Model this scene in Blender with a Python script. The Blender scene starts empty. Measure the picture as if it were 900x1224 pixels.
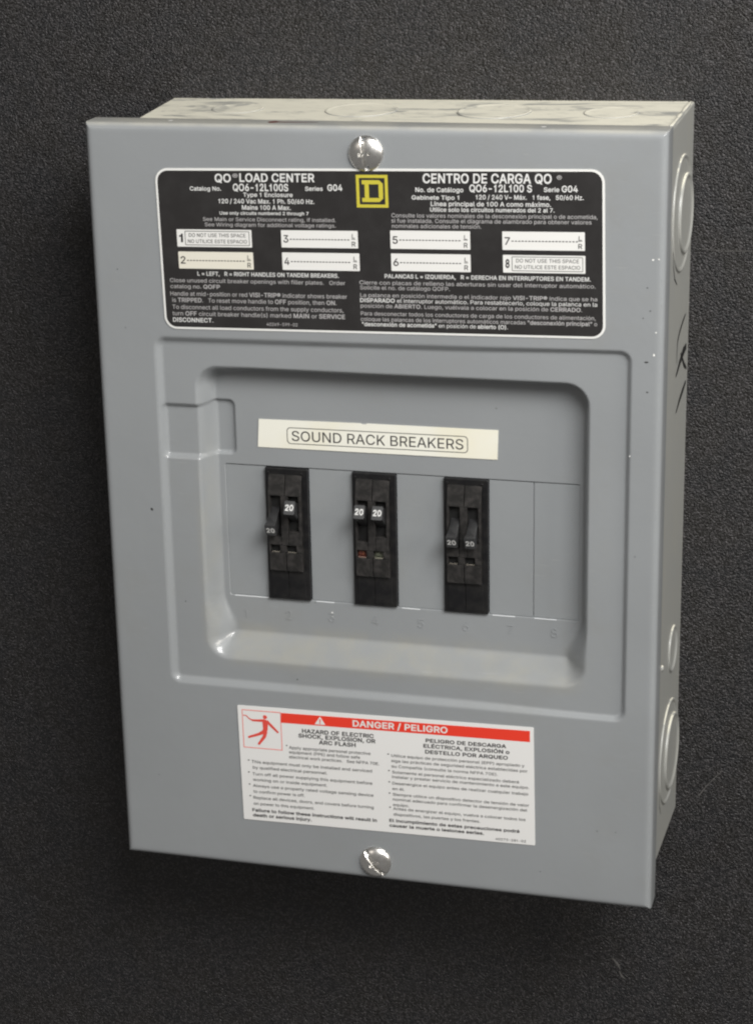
import bpy, bmesh, math, random
from mathutils import Vector, Matrix, Euler, noise
random.seed(7)
S = bpy.context.scene
COL = S.collection
MM = 0.001
# ------------------------------------------------------------------ camera
cam = bpy.data.cameras.new('camera')
cam_o = bpy.data.objects.new('camera', cam); COL.objects.link(cam_o); S.camera = cam_o
cam_o.location = (0.34049, -0.89272, 0.13054)
cam_o.rotation_euler = (1.24807, 0.02792, 0.28339)
cam.sensor_fit = 'VERTICAL'; cam.sensor_width = 24; cam.sensor_height = 24
cam.lens = 2622.66 / 1224 * 24
cam.shift_x = 77.58 / 1224; cam.shift_y = -4.70 / 1224
cam.clip_start = 0.02; cam.clip_end = 50
S.view_settings.view_transform = 'Standard'; S.view_settings.look = 'None'
S.view_settings.exposure = 0.0; S.view_settings.gamma = 1.0
S.cycles.use_denoising = True
S.cycles.filter_width = 2.2
S.cycles.max_bounces = 8
# ------------------------------------------------------------------ room light
W = bpy.data.worlds.new('World'); S.world = W; W.use_nodes = True
bg = W.node_tree.nodes['Background']
bg.inputs[0].default_value = (1.0, 0.97, 0.93, 1); bg.inputs[1].default_value = 0.17

def area(name, loc, target, sx, sy, power, color):
    l = bpy.data.lights.new(name, 'AREA'); l.shape = 'RECTANGLE'; l.size = sx; l.size_y = sy
    l.energy = power; l.color = color
    o = bpy.data.objects.new(name, l); COL.objects.link(o)
    o.location = loc
    o.rotation_euler = (Vector(target) - Vector(loc)).to_track_quat('-Z', 'Y').to_euler()
    return o
PC = Vector((0.117, -0.06, -0.16))
# ceiling fixture above and to the right
KEY = PC + Vector((0.50, -0.66, 0.72)) * 0.98
area('ceiling_lamp', KEY, PC, 0.56, 0.40, 14.8, (1.0, 0.99, 0.965))
area('left_fill', PC + Vector((-1.6, -2.6, 1.3)), PC, 0.9, 0.9, 5, (1.0, 0.93, 0.84))  # warm fill added at the left front, no known fixture there

area('right_fill', PC + Vector((2.3, -0.9, 0.9)), PC, 0.8, 0.8, 21, (1.0, 0.95, 0.86))  # added warm fill that brightens the right side of the box

# ------------------------------------------------------------------ node helpers
def mat(name):
    m = bpy.data.materials.new(name); m.use_nodes = True
    nt = m.node_tree
    return m, nt, nt.nodes['Principled BSDF']
def N(nt, t, **kw):
    n = nt.nodes.new(t)
    for k, v in kw.items():
        if k in n.inputs: n.inputs[k].default_value = v
        else: setattr(n, k, v)
    return n
def plain(name, col, rough=0.5, metal=0.0, spec=0.5, coat=0.0):
    m, nt, b = mat(name)
    b.inputs['Base Color'].default_value = (*col, 1); b.inputs['Roughness'].default_value = rough
    b.inputs['Metallic'].default_value = metal; b.inputs['Specular IOR Level'].default_value = spec
    b.inputs['Coat Weight'].default_value = coat
    return m
def math_n(nt, op, a, b=None, clamp=False):
    n = nt.nodes.new('ShaderNodeMath'); n.operation = op; n.use_clamp = clamp
    for i, v in enumerate((a, b)):
        if v is None: continue
        if isinstance(v, (int, float)): n.inputs[i].default_value = v
        else: nt.links.new(v, n.inputs[i])
    return n.outputs[0]
def ramp(nt, src, lo, hi, a=0.0, b=1.0):
    n = nt.nodes.new('ShaderNodeMapRange'); n.interpolation_type = 'SMOOTHSTEP'
    n.inputs[1].default_value = lo; n.inputs[2].default_value = hi
    n.inputs[3].default_value = a; n.inputs[4].default_value = b
    nt.links.new(src, n.inputs[0]); return n.outputs[0]
def mixc(nt, fac, a, b):
    n = nt.nodes.new('ShaderNodeMix'); n.data_type = 'RGBA'
    if isinstance(fac, (int, float)): n.inputs[0].default_value = fac
    else: nt.links.new(fac, n.inputs[0])
    for i, v in ((6, a), (7, b)):
        if isinstance(v, tuple): n.inputs[i].default_value = (*v, 1)
        else: nt.links.new(v, n.inputs[i])
    return n.outputs[2]
def noise_n(nt, vec, scale, detail=2, rough=0.5):
    n = N(nt, 'ShaderNodeTexNoise', Scale=scale, Detail=detail, Roughness=rough)
    nt.links.new(vec, n.inputs['Vector']); return n
def bump(nt, b, h, strength, dist):
    n = N(nt, 'ShaderNodeBump', Strength=strength, Distance=dist)
    nt.links.new(h, n.inputs['Height']); nt.links.new(n.outputs[0], b.inputs['Normal'])

def grey_paint(name, col, dirt=True):
    m, nt, b = mat(name)
    tc = nt.nodes.new('ShaderNodeTexCoord'); P = tc.outputs['Object']
    sep = nt.nodes.new('ShaderNodeSeparateXYZ'); nt.links.new(P, sep.inputs[0])
    X, Y, Z = sep.outputs
    big = noise_n(nt, P, 14, 3).outputs[0]
    c = mixc(nt, ramp(nt, big, .3, .7), tuple(v * .965 for v in col), tuple(v * 1.03 for v in col))
    if dirt:
        # yellowed grime that has settled on the lower lip and left wall of the stamped pan
        g = noise_n(nt, P, 60, 4, .6).outputs[0]
        lip = math_n(nt, 'MULTIPLY', ramp(nt, Z, -.236, -.228), ramp(nt, Z, -.214, -.221))
        lip = math_n(nt, 'MULTIPLY', lip, math_n(nt, 'MULTIPLY', ramp(nt, X, .046, .056), ramp(nt, X, .21, .195)))
        left = math_n(nt, 'MULTIPLY', .55, math_n(nt, 'MULTIPLY', math_n(nt, 'MULTIPLY', ramp(nt, X, .0385, .042), ramp(nt, X, .0485, .045)),
                      math_n(nt, 'MULTIPLY', ramp(nt, Z, -.235, -.22), ramp(nt, Z, -.12, -.15))))
        msk = math_n(nt, 'MULTIPLY', math_n(nt, 'MAXIMUM', lip, left), ramp(nt, g, .35, .68, .05, .32), True)
        c = mixc(nt, msk, c, (.37, .345, .26))
        # small dark nicks
        v = N(nt, 'ShaderNodeTexVoronoi', Scale=55.0); nt.links.new(P, v.inputs['Vector'])
        nick = math_n(nt, 'MULTIPLY', ramp(nt, v.outputs['Distance'], .03, .018), .5)
        c = mixc(nt, nick, c, (.1, .1, .1))
    nt.links.new(c, b.inputs['Base Color'])
    r = noise_n(nt, P, 35, 4).outputs[0]
    nt.links.new(ramp(nt, r, .3, .7, .30, .40), b.inputs['Roughness'])
    b.inputs['Coat Weight'].default_value = .6; b.inputs['Coat Roughness'].default_value = .06
    # rubbed smudges and hair scratches
    mp = N(nt, 'ShaderNodeMapping'); mp.inputs['Scale'].default_value = (1, 1, 14); mp.inputs['Rotation'].default_value = (0, .5, 0); nt.links.new(P, mp.inputs[0])
    hs = noise_n(nt, mp.outputs[0], 90, 2, .5).outputs[0]
    sm = noise_n(nt, P, 22, 5, .7).outputs[0]
    c = mixc(nt, math_n(nt, 'MULTIPLY', ramp(nt, hs, .66, .72), ramp(nt, sm, .5, .6, 0, .35)), c, (.34, .35, .36))
    c = mixc(nt, ramp(nt, sm, .5, .75, 0, .22), c, (.24, .235, .21))
    # dust on upward faces
    sn = nt.nodes.new('ShaderNodeSeparateXYZ'); nt.links.new(tc.outputs['Normal'], sn.inputs[0])
    dn = noise_n(nt, P, 45, 4, .6).outputs[0]
    dust = math_n(nt, 'MULTIPLY', ramp(nt, sn.outputs[2], .35, .95), ramp(nt, dn, .3, .6, .35, .8))
    dust = math_n(nt, 'MULTIPLY', dust, ramp(nt, Z, -.012, -.002)) if dirt else 0.0
    c = mixc(nt, dust, c, (.47, .46, .41))
    nt.links.new(c, b.inputs['Base Color'])
    op = noise_n(nt, P, 260, 3, .6).outputs[0]
    op2 = noise_n(nt, P, 40, 3, .5).outputs[0]
    bump(nt, b, math_n(nt, 'ADD', op, math_n(nt, 'MULTIPLY', op2, 2.0)), .16, .0004)
    return m
M_PAINT = grey_paint('grey_paint', (.266, .279, .290))
M_BAND = grey_paint('grey_plate_paint', (.264, .278, .289), False)

def box_paint():
    m, nt, b = mat('box_paint')
    tc = nt.nodes.new('ShaderNodeTexCoord'); P = tc.outputs['Object']
    geo = nt.nodes.new('ShaderNodeNewGeometry')
    sn = nt.nodes.new('ShaderNodeSeparateXYZ'); nt.links.new(tc.outputs['Normal'], sn.inputs[0])
    mp = N(nt, 'ShaderNodeMapping'); mp.inputs['Scale'].default_value = (1, 2.6, 1); nt.links.new(P, mp.inputs[0])
    n1 = noise_n(nt, mp.outputs[0], 26, 5, .62); n1.inputs['Distortion'].default_value = 1.2
    n2 = noise_n(nt, mp.outputs[0], 110, 3, .6)
    up = ramp(nt, sn.outputs[2], .6, .9)
    dust = math_n(nt, 'MULTIPLY', ramp(nt, n1.outputs[0], .36, .50, .15, .96), ramp(nt, n2.outputs[0], .25, .5, .75, 1))
    dust = math_n(nt, 'MULTIPLY', dust, up)
    side = ramp(nt, n1.outputs[0], .3, .7, .0, .35)
    base = mixc(nt, side, (.285, .290, .280), (.32, .315, .28))
    c = mixc(nt, dust, base, (.68, .655, .55))
    nt.links.new(c, b.inputs['Base Color'])
    nt.links.new(math_n(nt, 'ADD', math_n(nt, 'MULTIPLY', dust, .4), .36), b.inputs['Roughness'])
    op = noise_n(nt, P, 420, 2).outputs[0]; bump(nt, b, op, .1, .0003)
    return m
M_BOX = box_paint()

def wall_mat():
    m, nt, b = mat('textured_black_laminate')
    tc = nt.nodes.new('ShaderNodeTexCoord'); P = tc.outputs['Object']
    v = N(nt, 'ShaderNodeTexVoronoi', Scale=1300.0); v.inputs['Randomness'].default_value = 1
    nt.links.new(P, v.inputs['Vector'])
    cell = nt.nodes.new('ShaderNodeSeparateColor'); nt.links.new(v.outputs['Color'], cell.inputs[0])
    # pebbles of differing height
    dome = math_n(nt, 'SUBTRACT', 1.0, v.outputs['Distance'])
    h = math_n(nt, 'MULTIPLY', dome, math_n(nt, 'ADD', .35, cell.outputs[0]))
    n1 = noise_n(nt, P, 800, 4, .75).outputs[0]
    h = math_n(nt, 'ADD', h, math_n(nt, 'MULTIPLY', n1, .7))
    bump(nt, b, h, 1.0, .00062)
    hue = noise_n(nt, P, 38, 3, .7)
    c = mixc(nt, ramp(nt, hue.outputs[0], .38, .62), (.0052, .0038, .0032), (.0038, .0037, .0052))
    c = mixc(nt, ramp(nt, cell.outputs[1], .55, 1.0), c, (.040, .0365, .0385))
    nt.links.new(c, b.inputs['Base Color'])
    b.inputs['Roughness'].default_value = .50
    b.inputs['Specular IOR Level'].default_value = .62
    return m
M_WALL = wall_mat()

def worn_black(name, a, bb, scale, rough):
    m, nt, b = mat(name)
    tc = nt.nodes.new('ShaderNodeTexCoord'); P = tc.outputs['Object']
    n = noise_n(nt, P, scale, 5, .65)
    c = mixc(nt, ramp(nt, n.outputs[0], .38, .68), a, bb)
    nt.links.new(c, b.inputs['Base Color']); b.inputs['Roughness'].default_value = rough
    bump(nt, b, n.outputs[0], .25, .0003)
    return m
M_BODY = worn_black('breaker_black', (.006, .006, .007), (.014, .0135, .0135), 260, .34)
M_FACE = worn_black('breaker_face', (.016, .0155, .015), (.038, .035, .034), 330, .30)
M_HANDLE = worn_black('breaker_handle', (.013, .013, .014), (.036, .036, .037), 120, .34)
M_TIP = worn_black('handle_tip_lit', (.040, .041, .043), (.062, .063, .065), 200, .4)  # lighter than the handle: brightness of the lit tip face put into the colour
M_LABELK = worn_black('label_black', (.020, .0185, .0185), (.026, .0245, .0245), 90, .42)
M_SLOT = plain('slot_black', (.003, .003, .003), .7)
M_WHITE = plain('label_white', (.74, .74, .72), .5)
M_PRINTW = plain('print_white', (.68, .68, .67), .5)
M_PRINTG = plain('print_white_fine', (.44, .43, .43), .5)
M_PRINTK = plain('print_black', (.016, .015, .016), .5)
M_YEL = plain('print_yellow', (.52, .455, .045), .5)
M_RED = plain('print_red', (.78, .045, .022), .45)
M_PIC = plain('print_red_figure', (.72, .075, .055), .5)
M_WARN = plain('warning_paper', (.76, .755, .745), .42)
def tape_mat():
    m, nt, b = mat('tape_cream')
    tc = nt.nodes.new('ShaderNodeTexCoord')
    n = noise_n(nt, tc.outputs['Object'], 30, 3)
    nt.links.new(mixc(nt, ramp(nt, n.outputs[0], .4, .68), (.81, .80, .72), (.79, .76, .62)), b.inputs['Base Color'])
    b.inputs['Roughness'].default_value = .38
    return m
M_TAPE = tape_mat()
M_INK = plain('tape_ink', (.035, .033, .033), .5)
M_PEN = plain('marker_ink', (.012, .012, .012), .4)
M_CHIP = plain('chip_white', (.85, .85, .82), .3)
M_NICK = plain('chip_dark', (.03, .03, .03), .6)
M_RUST = plain('rust', (.11, .022, .014), .6)
M_SCR = plain('scratch_grey', (.12, .115, .11), .5)
M_RED_I = plain('indicator_red', (.09, .024, .018), .4)
M_OR_I = plain('indicator_orange', (.30, .11, .05), .4)
M_GR_I = plain('indicator_greenish', (.09, .095, .07), .4)
M_IVORY = plain('indicator_white', (.40, .36, .30), .4)
def zinc():
    m, nt, b = mat('zinc_plate')
    tc = nt.nodes.new('ShaderNodeTexCoord')
    n = noise_n(nt, tc.outputs['Object'], 500, 4, .6)
    b.inputs['Metallic'].default_value = 1
    nt.links.new(mixc(nt, n.outputs[0], (.82, .80, .77), (.88, .87, .85)), b.inputs['Base Color'])
    nt.links.new(ramp(nt, n.outputs[0], .3, .7, .26, .32), b.inputs['Roughness'])
    return m
M_ZINC = zinc()

# ------------------------------------------------------------------ mesh helpers (all in mm; x right, y out of wall is negative, z up)
def link(name, bm_or_me, mats, parent=None, smooth=False):
    if isinstance(bm_or_me, bmesh.types.BMesh):
        me = bpy.data.meshes.new(name)
        bmesh.ops.scale(bm_or_me, vec=(MM, MM, MM), verts=bm_or_me.verts)
        bm_or_me.to_mesh(me); bm_or_me.free()
    else: me = bm_or_me
    for m in (mats if isinstance(mats, (list, tuple)) else [mats]): me.materials.append(m)
    if smooth:
        for p in me.polygons: p.use_smooth = True
    o = bpy.data.objects.new(name, me); COL.objects.link(o)
    if parent: o.parent = parent
    return o
def tag(o, **kw):
    for k, v in kw.items(): o[k] = v
    return o
def bx(bm, x0, x1, y0, y1, z0, z1, bev=0.0, mi=0):
    n0 = len(bm.faces)
    r = bmesh.ops.create_cube(bm, size=1, matrix=Matrix.Translation(((x0+x1)/2, (y0+y1)/2, (z0+z1)/2)) @ Matrix.Diagonal((abs(x1-x0), abs(y1-y0), abs(z1-z0), 1)))
    vs = r['verts']
    fs = {f for v in vs for f in v.link_faces}
    if bev:
        es = list({e for v in vs for e in v.link_edges})
        rr = bmesh.ops.bevel(bm, geom=es, offset=bev, segments=2, affect='EDGES', profile=.5)
        fs = set(rr['faces']) | {f for f in fs if f.is_valid}
    for f in fs: f.material_index = mi
def prism(bm, pts, y0, y1, mi=0):
    """pts in (x,z), extruded from y1 (back) to y0 (front, smaller y)."""
    a = [bm.verts.new((x, y0, z)) for x, z in pts]; b = [bm.verts.new((x, y1, z)) for x, z in pts]
    n = len(pts); fs = [bm.faces.new(a), bm.faces.new(b[::-1])]
    for i in range(n): fs.append(bm.faces.new((a[(i+1) % n], a[i], b[i], b[(i+1) % n])))
    for f in fs: f.material_index = mi
    bmesh.ops.recalc_face_normals(bm, faces=fs)
def rrect(x0, x1, z0, z1, r, n=6):
    pts = []
    for cx, cz, a0 in ((x1-r, z1-r, 0), (x0+r, z1-r, 90), (x0+r, z0+r, 180), (x1-r, z0+r, 270)):
        for i in range(n+1):
            a = math.radians(a0 + 90*i/n); pts.append((cx + r*math.cos(a), cz + r*math.sin(a)))
    return pts
def tilt(pts, ang, c):
    ca, sa = math.cos(ang), math.sin(ang)
    return [(c[0] + (x-c[0])*ca - (z-c[1])*sa, c[1] + (x-c[0])*sa + (z-c[1])*ca) for x, z in pts]
def ring(bm, outer, inner, y0, y1):
    n = len(outer)
    A = [bm.verts.new((x, y0, z)) for x, z in outer]; B = [bm.verts.new((x, y0, z)) for x, z in inner]
    A2 = [bm.verts.new((x, y1, z)) for x, z in outer]; B2 = [bm.verts.new((x, y1, z)) for x, z in inner]
    fs = []
    for i in range(n):
        j = (i+1) % n
        fs += [bm.faces.new((A[i], A[j], B[j], B[i])), bm.faces.new((A[j], A[i], A2[i], A2[j])),
               bm.faces.new((B[i], B[j], B2[j], B2[i])), bm.faces.new((A2[i], B2[i], B2[j], A2[j]))]
    bmesh.ops.recalc_face_normals(bm, faces=fs)
def ribbon(bm, pts, w, f, mi=0):
    """flat stroke through pts (2-D) mapped to 3-D by f(a,b)."""
    n = len(pts); L = []; R = []
    for i, (a, b) in enumerate(pts):
        p, q = pts[max(0, i-1)], pts[min(n-1, i+1)]
        dx, dz = q[0]-p[0], q[1]-p[1]; l = math.hypot(dx, dz) or 1
        ww = (w[i] if isinstance(w, (list, tuple)) else w) / 2
        L.append(bm.verts.new(f(a - dz/l*ww, b + dx/l*ww))); R.append(bm.verts.new(f(a + dz/l*ww, b - dx/l*ww)))
    for i in range(n-1):
        fc = bm.faces.new((L[i], R[i], R[i+1], L[i+1])); fc.material_index = mi

GLYPHS = {
' ': (185, ''),
'!': (193, '66 158 62 500 130 500 126 158/96 -4 79 -1 65 9 55 23 51 40 55 57 65 72 79 82 96 85 114 82 128 72 138 57 141 40 138 23 128 9 114 -1'),
'"': (315, '77 312 69 500 133 500 126 312/189 312 182 500 246 500 239 312'),
'(': (268, '88 203 90 259 99 318 112 377 129 434 150 485 173 530 232 530 208 477 188 421 171 364 159 308 151 254 149 203 151 158 158 113 169 66 185 16 206 -37 232 -94 173 -94 136 -21 109 54 93 129'),
')': (268, '37 -94 63 -36 84 18 100 67 111 114 118 159 120 203 117 254 110 308 98 364 81 421 61 477 37 530 95 530 118 485 139 434 157 377 170 318 178 259 181 203 175 128 159 52 132 -22 95 -94'),
',': (185, '37 -117 66 70 135 70 83 -117'),
'-': (445, '331 240 331 185 112 185 112 240'),
'.': (185, '94 -4 76 -1 62 9 52 23 49 40 52 58 62 72 76 82 94 85 111 82 126 72 135 58 139 40 135 23 126 9 111 -1'),
'/': (245, '231 523 70 -75 14 -75 175 523'),
'0': (445, '223 -7 187 -3 156 7 128 24 103 47 83 76 68 111 52 175 47 250 52 325 68 388 84 423 104 453 128 476 156 493 188 503 223 507 258 503 289 493 317 476 342 453 362 423 378 388 393 325 398 250 393 175 378 111 362 76 342 47 318 24 290 7 258 -3/223 49 257 55 285 72 308 102 324 141 335 191 338 250 335 309 324 359 308 398 285 428 257 446 223 452 189 446 160 428 138 398 121 359 111 309 107 250 111 191 121 141 138 102 160 72 189 55'),
'1': (445, '75 0 75 54 384 54 384 0/271 500 271 0 209 0 209 441 206 441 85 352 85 419 195 500'),
'2': (445, '63 0 63 47 230 225 277 278 294 300 305 321 312 342 315 365 312 390 302 411 288 429 268 441 246 449 220 452 193 449 169 440 150 425 136 406 128 383 125 356 64 356 70 398 85 435 109 465 141 488 179 502 221 507 264 502 301 488 332 466 355 438 370 404 374 366 372 339 365 312 351 285 330 254 262 177 150 59 150 56 383 56 383 0'),
'3': (445, '214 -7 170 -3 130 10 96 29 69 56 51 90 43 130 107 130 113 106 124 86 141 70 162 58 187 51 215 49 244 52 270 60 292 73 309 91 320 114 323 142 320 169 311 193 294 213 270 230 238 240 198 243 154 243 154 294 283 441 283 444 68 444 68 500 366 500 366 453 208 273 208 284 259 284 303 271 338 249 365 219 381 183 386 142 381 101 364 65 338 35 303 12 262 -2'),
'4': (445, '39 104 39 156 243 500 305 500 107 163 107 160 406 160 406 104/277 0 277 119 277 144 277 312 337 312 337 0'),
'5': (445, '217 -7 175 -2 138 11 106 32 81 59 65 92 59 128 120 128 125 107 136 87 151 71 170 59 193 52 217 49 246 53 271 63 293 80 309 103 319 129 322 159 319 190 308 217 292 240 270 258 244 268 214 272 189 270 165 264 143 254 126 242 66 248 94 500 360 500 360 444 148 444 132 296 134 296 152 309 174 319 199 326 226 328 258 325 289 315 316 300 339 280 358 256 372 227 381 195 384 160 379 115 363 74 337 41 303 15 263 -1'),
'6': (445, '222 -7 178 -1 140 14 108 40 83 73 68 113 62 159 66 196 78 235 100 280 135 335 248 500 316 500 148 257 143 257 151 270 162 283 176 293 192 302 211 307 231 309 274 304 310 290 341 267 363 236 377 198 382 154 377 110 361 71 337 39 305 14 266 -2/222 48 250 51 274 62 294 78 309 100 319 125 322 154 319 184 309 210 294 231 274 247 250 257 222 261 195 257 171 247 151 231 136 210 126 185 123 156 126 126 136 100 151 78 171 62 195 51'),
'7': (445, '95 0 318 441 318 444 61 444 61 500 384 500 384 441 162 0'),
'8': (445, '222 -7 175 -2 133 11 99 33 73 61 56 95 51 133 54 164 64 192 79 217 99 237 123 252 150 260 150 262 117 277 91 303 75 336 69 374 74 410 89 442 112 469 143 489 180 502 222 507 264 502 301 489 332 469 355 442 370 410 375 374 370 336 353 303 328 277 295 262 295 260 322 252 345 237 365 217 381 192 391 164 394 133 388 95 372 61 346 33 311 11 270 -2/222 48 253 51 280 59 301 72 317 90 328 111 331 136 327 162 317 185 300 204 278 219 252 228 222 231 193 228 166 219 144 204 128 185 117 162 113 136 117 111 127 90 143 72 164 59 191 51/222 285 247 287 269 295 288 308 302 325 311 345 314 369 311 393 302 413 289 429 270 442 248 449 222 452 197 449 174 442 156 429 142 413 133 393 131 369 133 345 142 325 156 308 175 295 197 287'),
'9': (445, '222 507 266 501 305 486 337 460 362 427 377 387 382 341 378 304 366 265 344 220 310 165 197 0 128 0 296 243 302 243 294 230 283 217 269 207 252 198 234 193 214 191 172 196 135 210 104 233 82 264 67 302 62 346 68 390 83 429 108 461 140 486 179 502/222 452 195 449 171 438 151 422 136 400 126 375 123 346 126 316 136 290 151 269 171 253 195 243 222 239 250 243 274 253 294 269 309 290 319 315 322 344 319 374 309 400 294 422 274 438 250 449'),
'=': (445, '71 241 71 296 374 296 374 241/71 95 71 151 374 151 374 95'),
'A': (471, '16 0 198 500 271 500 455 0 388 0 282 297 260 366 228 470 241 470 209 365 187 297 84 0/108 140 108 195 363 195 363 140'),
'B': (448, '59 0 59 500 237 500 284 496 323 482 353 461 374 434 387 403 391 367 388 338 380 315 367 296 350 281 331 270 309 262 309 258 333 253 357 241 378 223 395 200 407 170 411 134 406 98 393 66 371 38 339 18 296 4 242 0/122 56 241 56 276 59 304 66 324 78 343 103 349 134 346 159 337 181 321 200 300 214 274 224 244 227 122 227/122 281 234 281 260 283 283 291 303 304 318 321 327 342 330 366 324 396 307 421 278 438 236 444 122 444'),
'C': (501, '263 -7 221 -3 183 7 148 24 116 48 90 78 68 113 52 154 43 199 40 250 43 300 52 346 68 386 90 422 116 452 148 475 183 493 221 503 263 507 300 504 334 496 366 482 395 463 420 439 440 411 455 379 465 342 401 342 394 367 383 388 368 406 351 421 332 433 310 441 287 446 263 448 219 442 180 425 148 396 123 358 107 309 102 250 107 191 123 142 148 103 181 75 219 58 263 52 287 54 310 59 332 67 351 79 368 94 383 112 394 134 401 158 465 158 455 121 440 89 420 61 395 37 367 18 335 5 300 -4'),
'D': (494, '215 0 94 0 94 56 211 56 267 62 312 79 348 108 372 146 387 195 392 251 387 307 373 354 348 393 314 421 270 438 217 444 92 444 92 500 221 500 268 497 310 487 346 470 378 447 405 419 426 384 441 345 451 300 454 251 451 201 441 157 426 117 404 82 377 53 345 30 307 13 263 3/122 500 122 0 59 0 59 500'),
'E': (411, '59 0 59 500 366 500 366 444 122 444 122 281 349 281 349 225 122 225 122 56 369 56 369 0'),
'F': (403, '59 0 59 500 363 500 363 444 122 444 122 273 340 273 340 217 122 217 122 0'),
'G': (511, '264 -7 221 -3 182 7 147 25 116 48 89 78 68 114 52 154 43 200 40 250 43 300 52 346 68 386 89 422 115 452 146 475 181 493 219 503 260 507 299 504 335 495 367 481 396 461 421 437 441 409 457 378 466 343 401 343 392 366 381 386 367 404 350 420 331 432 310 441 286 446 261 448 218 442 180 425 148 397 123 358 107 309 102 250 107 191 123 142 148 104 181 75 220 58 264 52 304 57 339 70 368 92 389 121 403 157 408 199 427 196 278 196 278 251 470 251 470 197 467 157 458 121 443 89 412 49 370 18 320 0'),
'H': (508, '59 0 59 500 122 500 122 284 386 284 386 500 449 500 449 0 386 0 386 228 122 228 122 0'),
'I': (295, '31 0 31 56 116 56 116 444 31 444 31 500 265 500 265 444 180 444 180 56 265 56 265 0'),
'K': (459, '103 143 103 212 137 257 171 298 208 338 357 500 441 500 227 271 224 271/59 0 59 500 122 500 122 329 122 221 122 190 122 0/366 0 185 255 224 304 441 0'),
'L': (386, '59 0 59 500 122 500 122 56 355 56 355 0'),
'M': (617, '59 0 59 500 149 500 272 184 282 156 294 120 306 82 316 48 302 48 312 81 324 119 336 156 346 184 468 500 558 500 558 0 496 0 496 286 496 321 496 362 497 406 498 449 504 449 489 402 474 357 459 316 448 286 336 0 281 0 167 286 156 315 142 355 127 401 110 449 117 449 118 409 119 365 119 323 120 286 120 0'),
'N': (514, '59 0 59 500 134 500 337 180 357 148 381 105 407 54 398 53 394 106 392 155 392 192 392 500 455 500 455 0 380 0 199 285 174 325 145 374 106 444 117 446 120 377 122 322 123 286 123 0'),
'O': (524, '262 -7 221 -3 183 7 148 24 117 48 90 78 69 113 52 154 43 199 40 250 43 300 52 346 69 386 90 422 117 452 148 475 183 493 221 503 262 507 304 503 342 493 377 475 408 452 434 422 456 386 472 346 481 300 485 250 481 199 472 154 456 113 434 78 408 48 377 24 342 7 304 -3/262 52 305 58 343 75 376 103 401 142 417 191 423 250 417 309 401 358 376 397 343 425 305 442 262 448 220 442 181 425 148 397 123 358 107 309 102 250 107 191 123 142 148 103 181 75 220 58'),
'P': (437, '59 0 59 500 231 500 284 495 327 479 360 454 383 422 397 384 402 342 397 299 383 261 360 229 327 204 284 188 231 183 107 183 107 238 229 238 264 242 292 252 313 268 327 289 336 314 339 342 336 370 327 395 313 415 292 431 264 441 228 444 122 444 122 0'),
'Q': (524, '241 156 307 156 363 83 377 64 460 -47 394 -47 340 26 326 45/262 -7 221 -3 183 7 148 24 117 48 90 78 69 113 52 154 43 199 40 250 43 300 52 346 69 386 90 422 117 452 148 475 183 493 221 503 262 507 304 503 342 493 377 475 408 452 434 422 456 386 472 346 481 300 485 250 481 199 472 154 456 113 434 78 408 48 377 24 342 7 304 -3/262 52 305 58 343 75 376 103 401 142 417 191 423 250 417 309 401 358 376 397 343 425 305 442 262 448 220 442 181 425 148 397 123 358 107 309 102 250 107 191 123 142 148 103 181 75 220 58'),
'R': (441, '59 0 59 500 232 500 285 495 327 480 360 457 384 426 398 388 402 346 398 304 384 267 360 236 327 213 284 199 232 194 95 194 95 251 230 251 265 254 293 262 314 276 328 295 336 319 339 346 336 374 328 398 314 417 292 432 264 441 229 444 122 444 122 0/347 0 226 225 298 225 420 0'),
'S': (439, '220 -9 169 -4 125 9 90 30 63 59 45 94 38 134 103 134 109 108 121 86 140 70 164 58 191 51 220 48 252 51 281 59 305 72 324 90 336 112 340 137 336 159 326 176 311 190 291 201 241 218 181 235 126 256 85 284 66 307 55 335 51 366 57 406 74 440 100 468 135 489 177 502 223 507 270 502 311 489 345 468 371 441 387 408 394 371 332 371 326 395 314 414 297 430 263 445 221 451 191 448 164 440 143 428 127 411 116 391 113 369 117 346 129 328 146 314 166 303 209 288 260 274 306 259 330 248 353 234 372 216 388 194 398 168 401 136 396 97 380 62 354 33 318 10 273 -4'),
'T': (441, '31 444 31 500 410 500 410 444 252 444 252 0 189 0 189 444'),
'U': (508, '254 -8 199 -2 151 15 112 43 83 79 65 122 59 170 59 500 122 500 122 175 126 141 138 111 158 86 184 67 216 55 254 51 293 55 325 67 351 86 370 111 382 141 386 175 386 500 449 500 449 170 443 122 425 79 396 43 357 15 310 -2'),
'V': (471, '200 0 16 500 83 500 189 203 212 135 244 30 231 30 262 136 285 203 388 500 455 500 273 0'),
'W': (674, '152 0 16 500 81 500 160 193 172 143 184 92 194 39 186 39 196 92 208 143 220 193 301 500 373 500 454 193 466 143 478 92 489 39 480 39 490 92 502 143 514 193 593 500 658 500 521 0 448 0 361 317 345 385 330 467 344 467 329 388 312 317 227 0'),
'X': (466, '18 0 213 280 213 232 29 500 102 500 175 394 201 355 220 323 239 287 228 287 248 323 267 355 293 394 367 500 439 500 254 235 254 282 448 0 375 0 287 127 264 162 245 192 227 227 240 227 221 193 203 163 179 127 90 0'),
'Z': (431, '41 0 41 46 269 379 301 423 335 467 342 447 281 444 219 444 40 444 40 500 390 500 390 454 166 127 132 79 96 33 89 53 149 56 210 56 393 56 393 0'),
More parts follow.
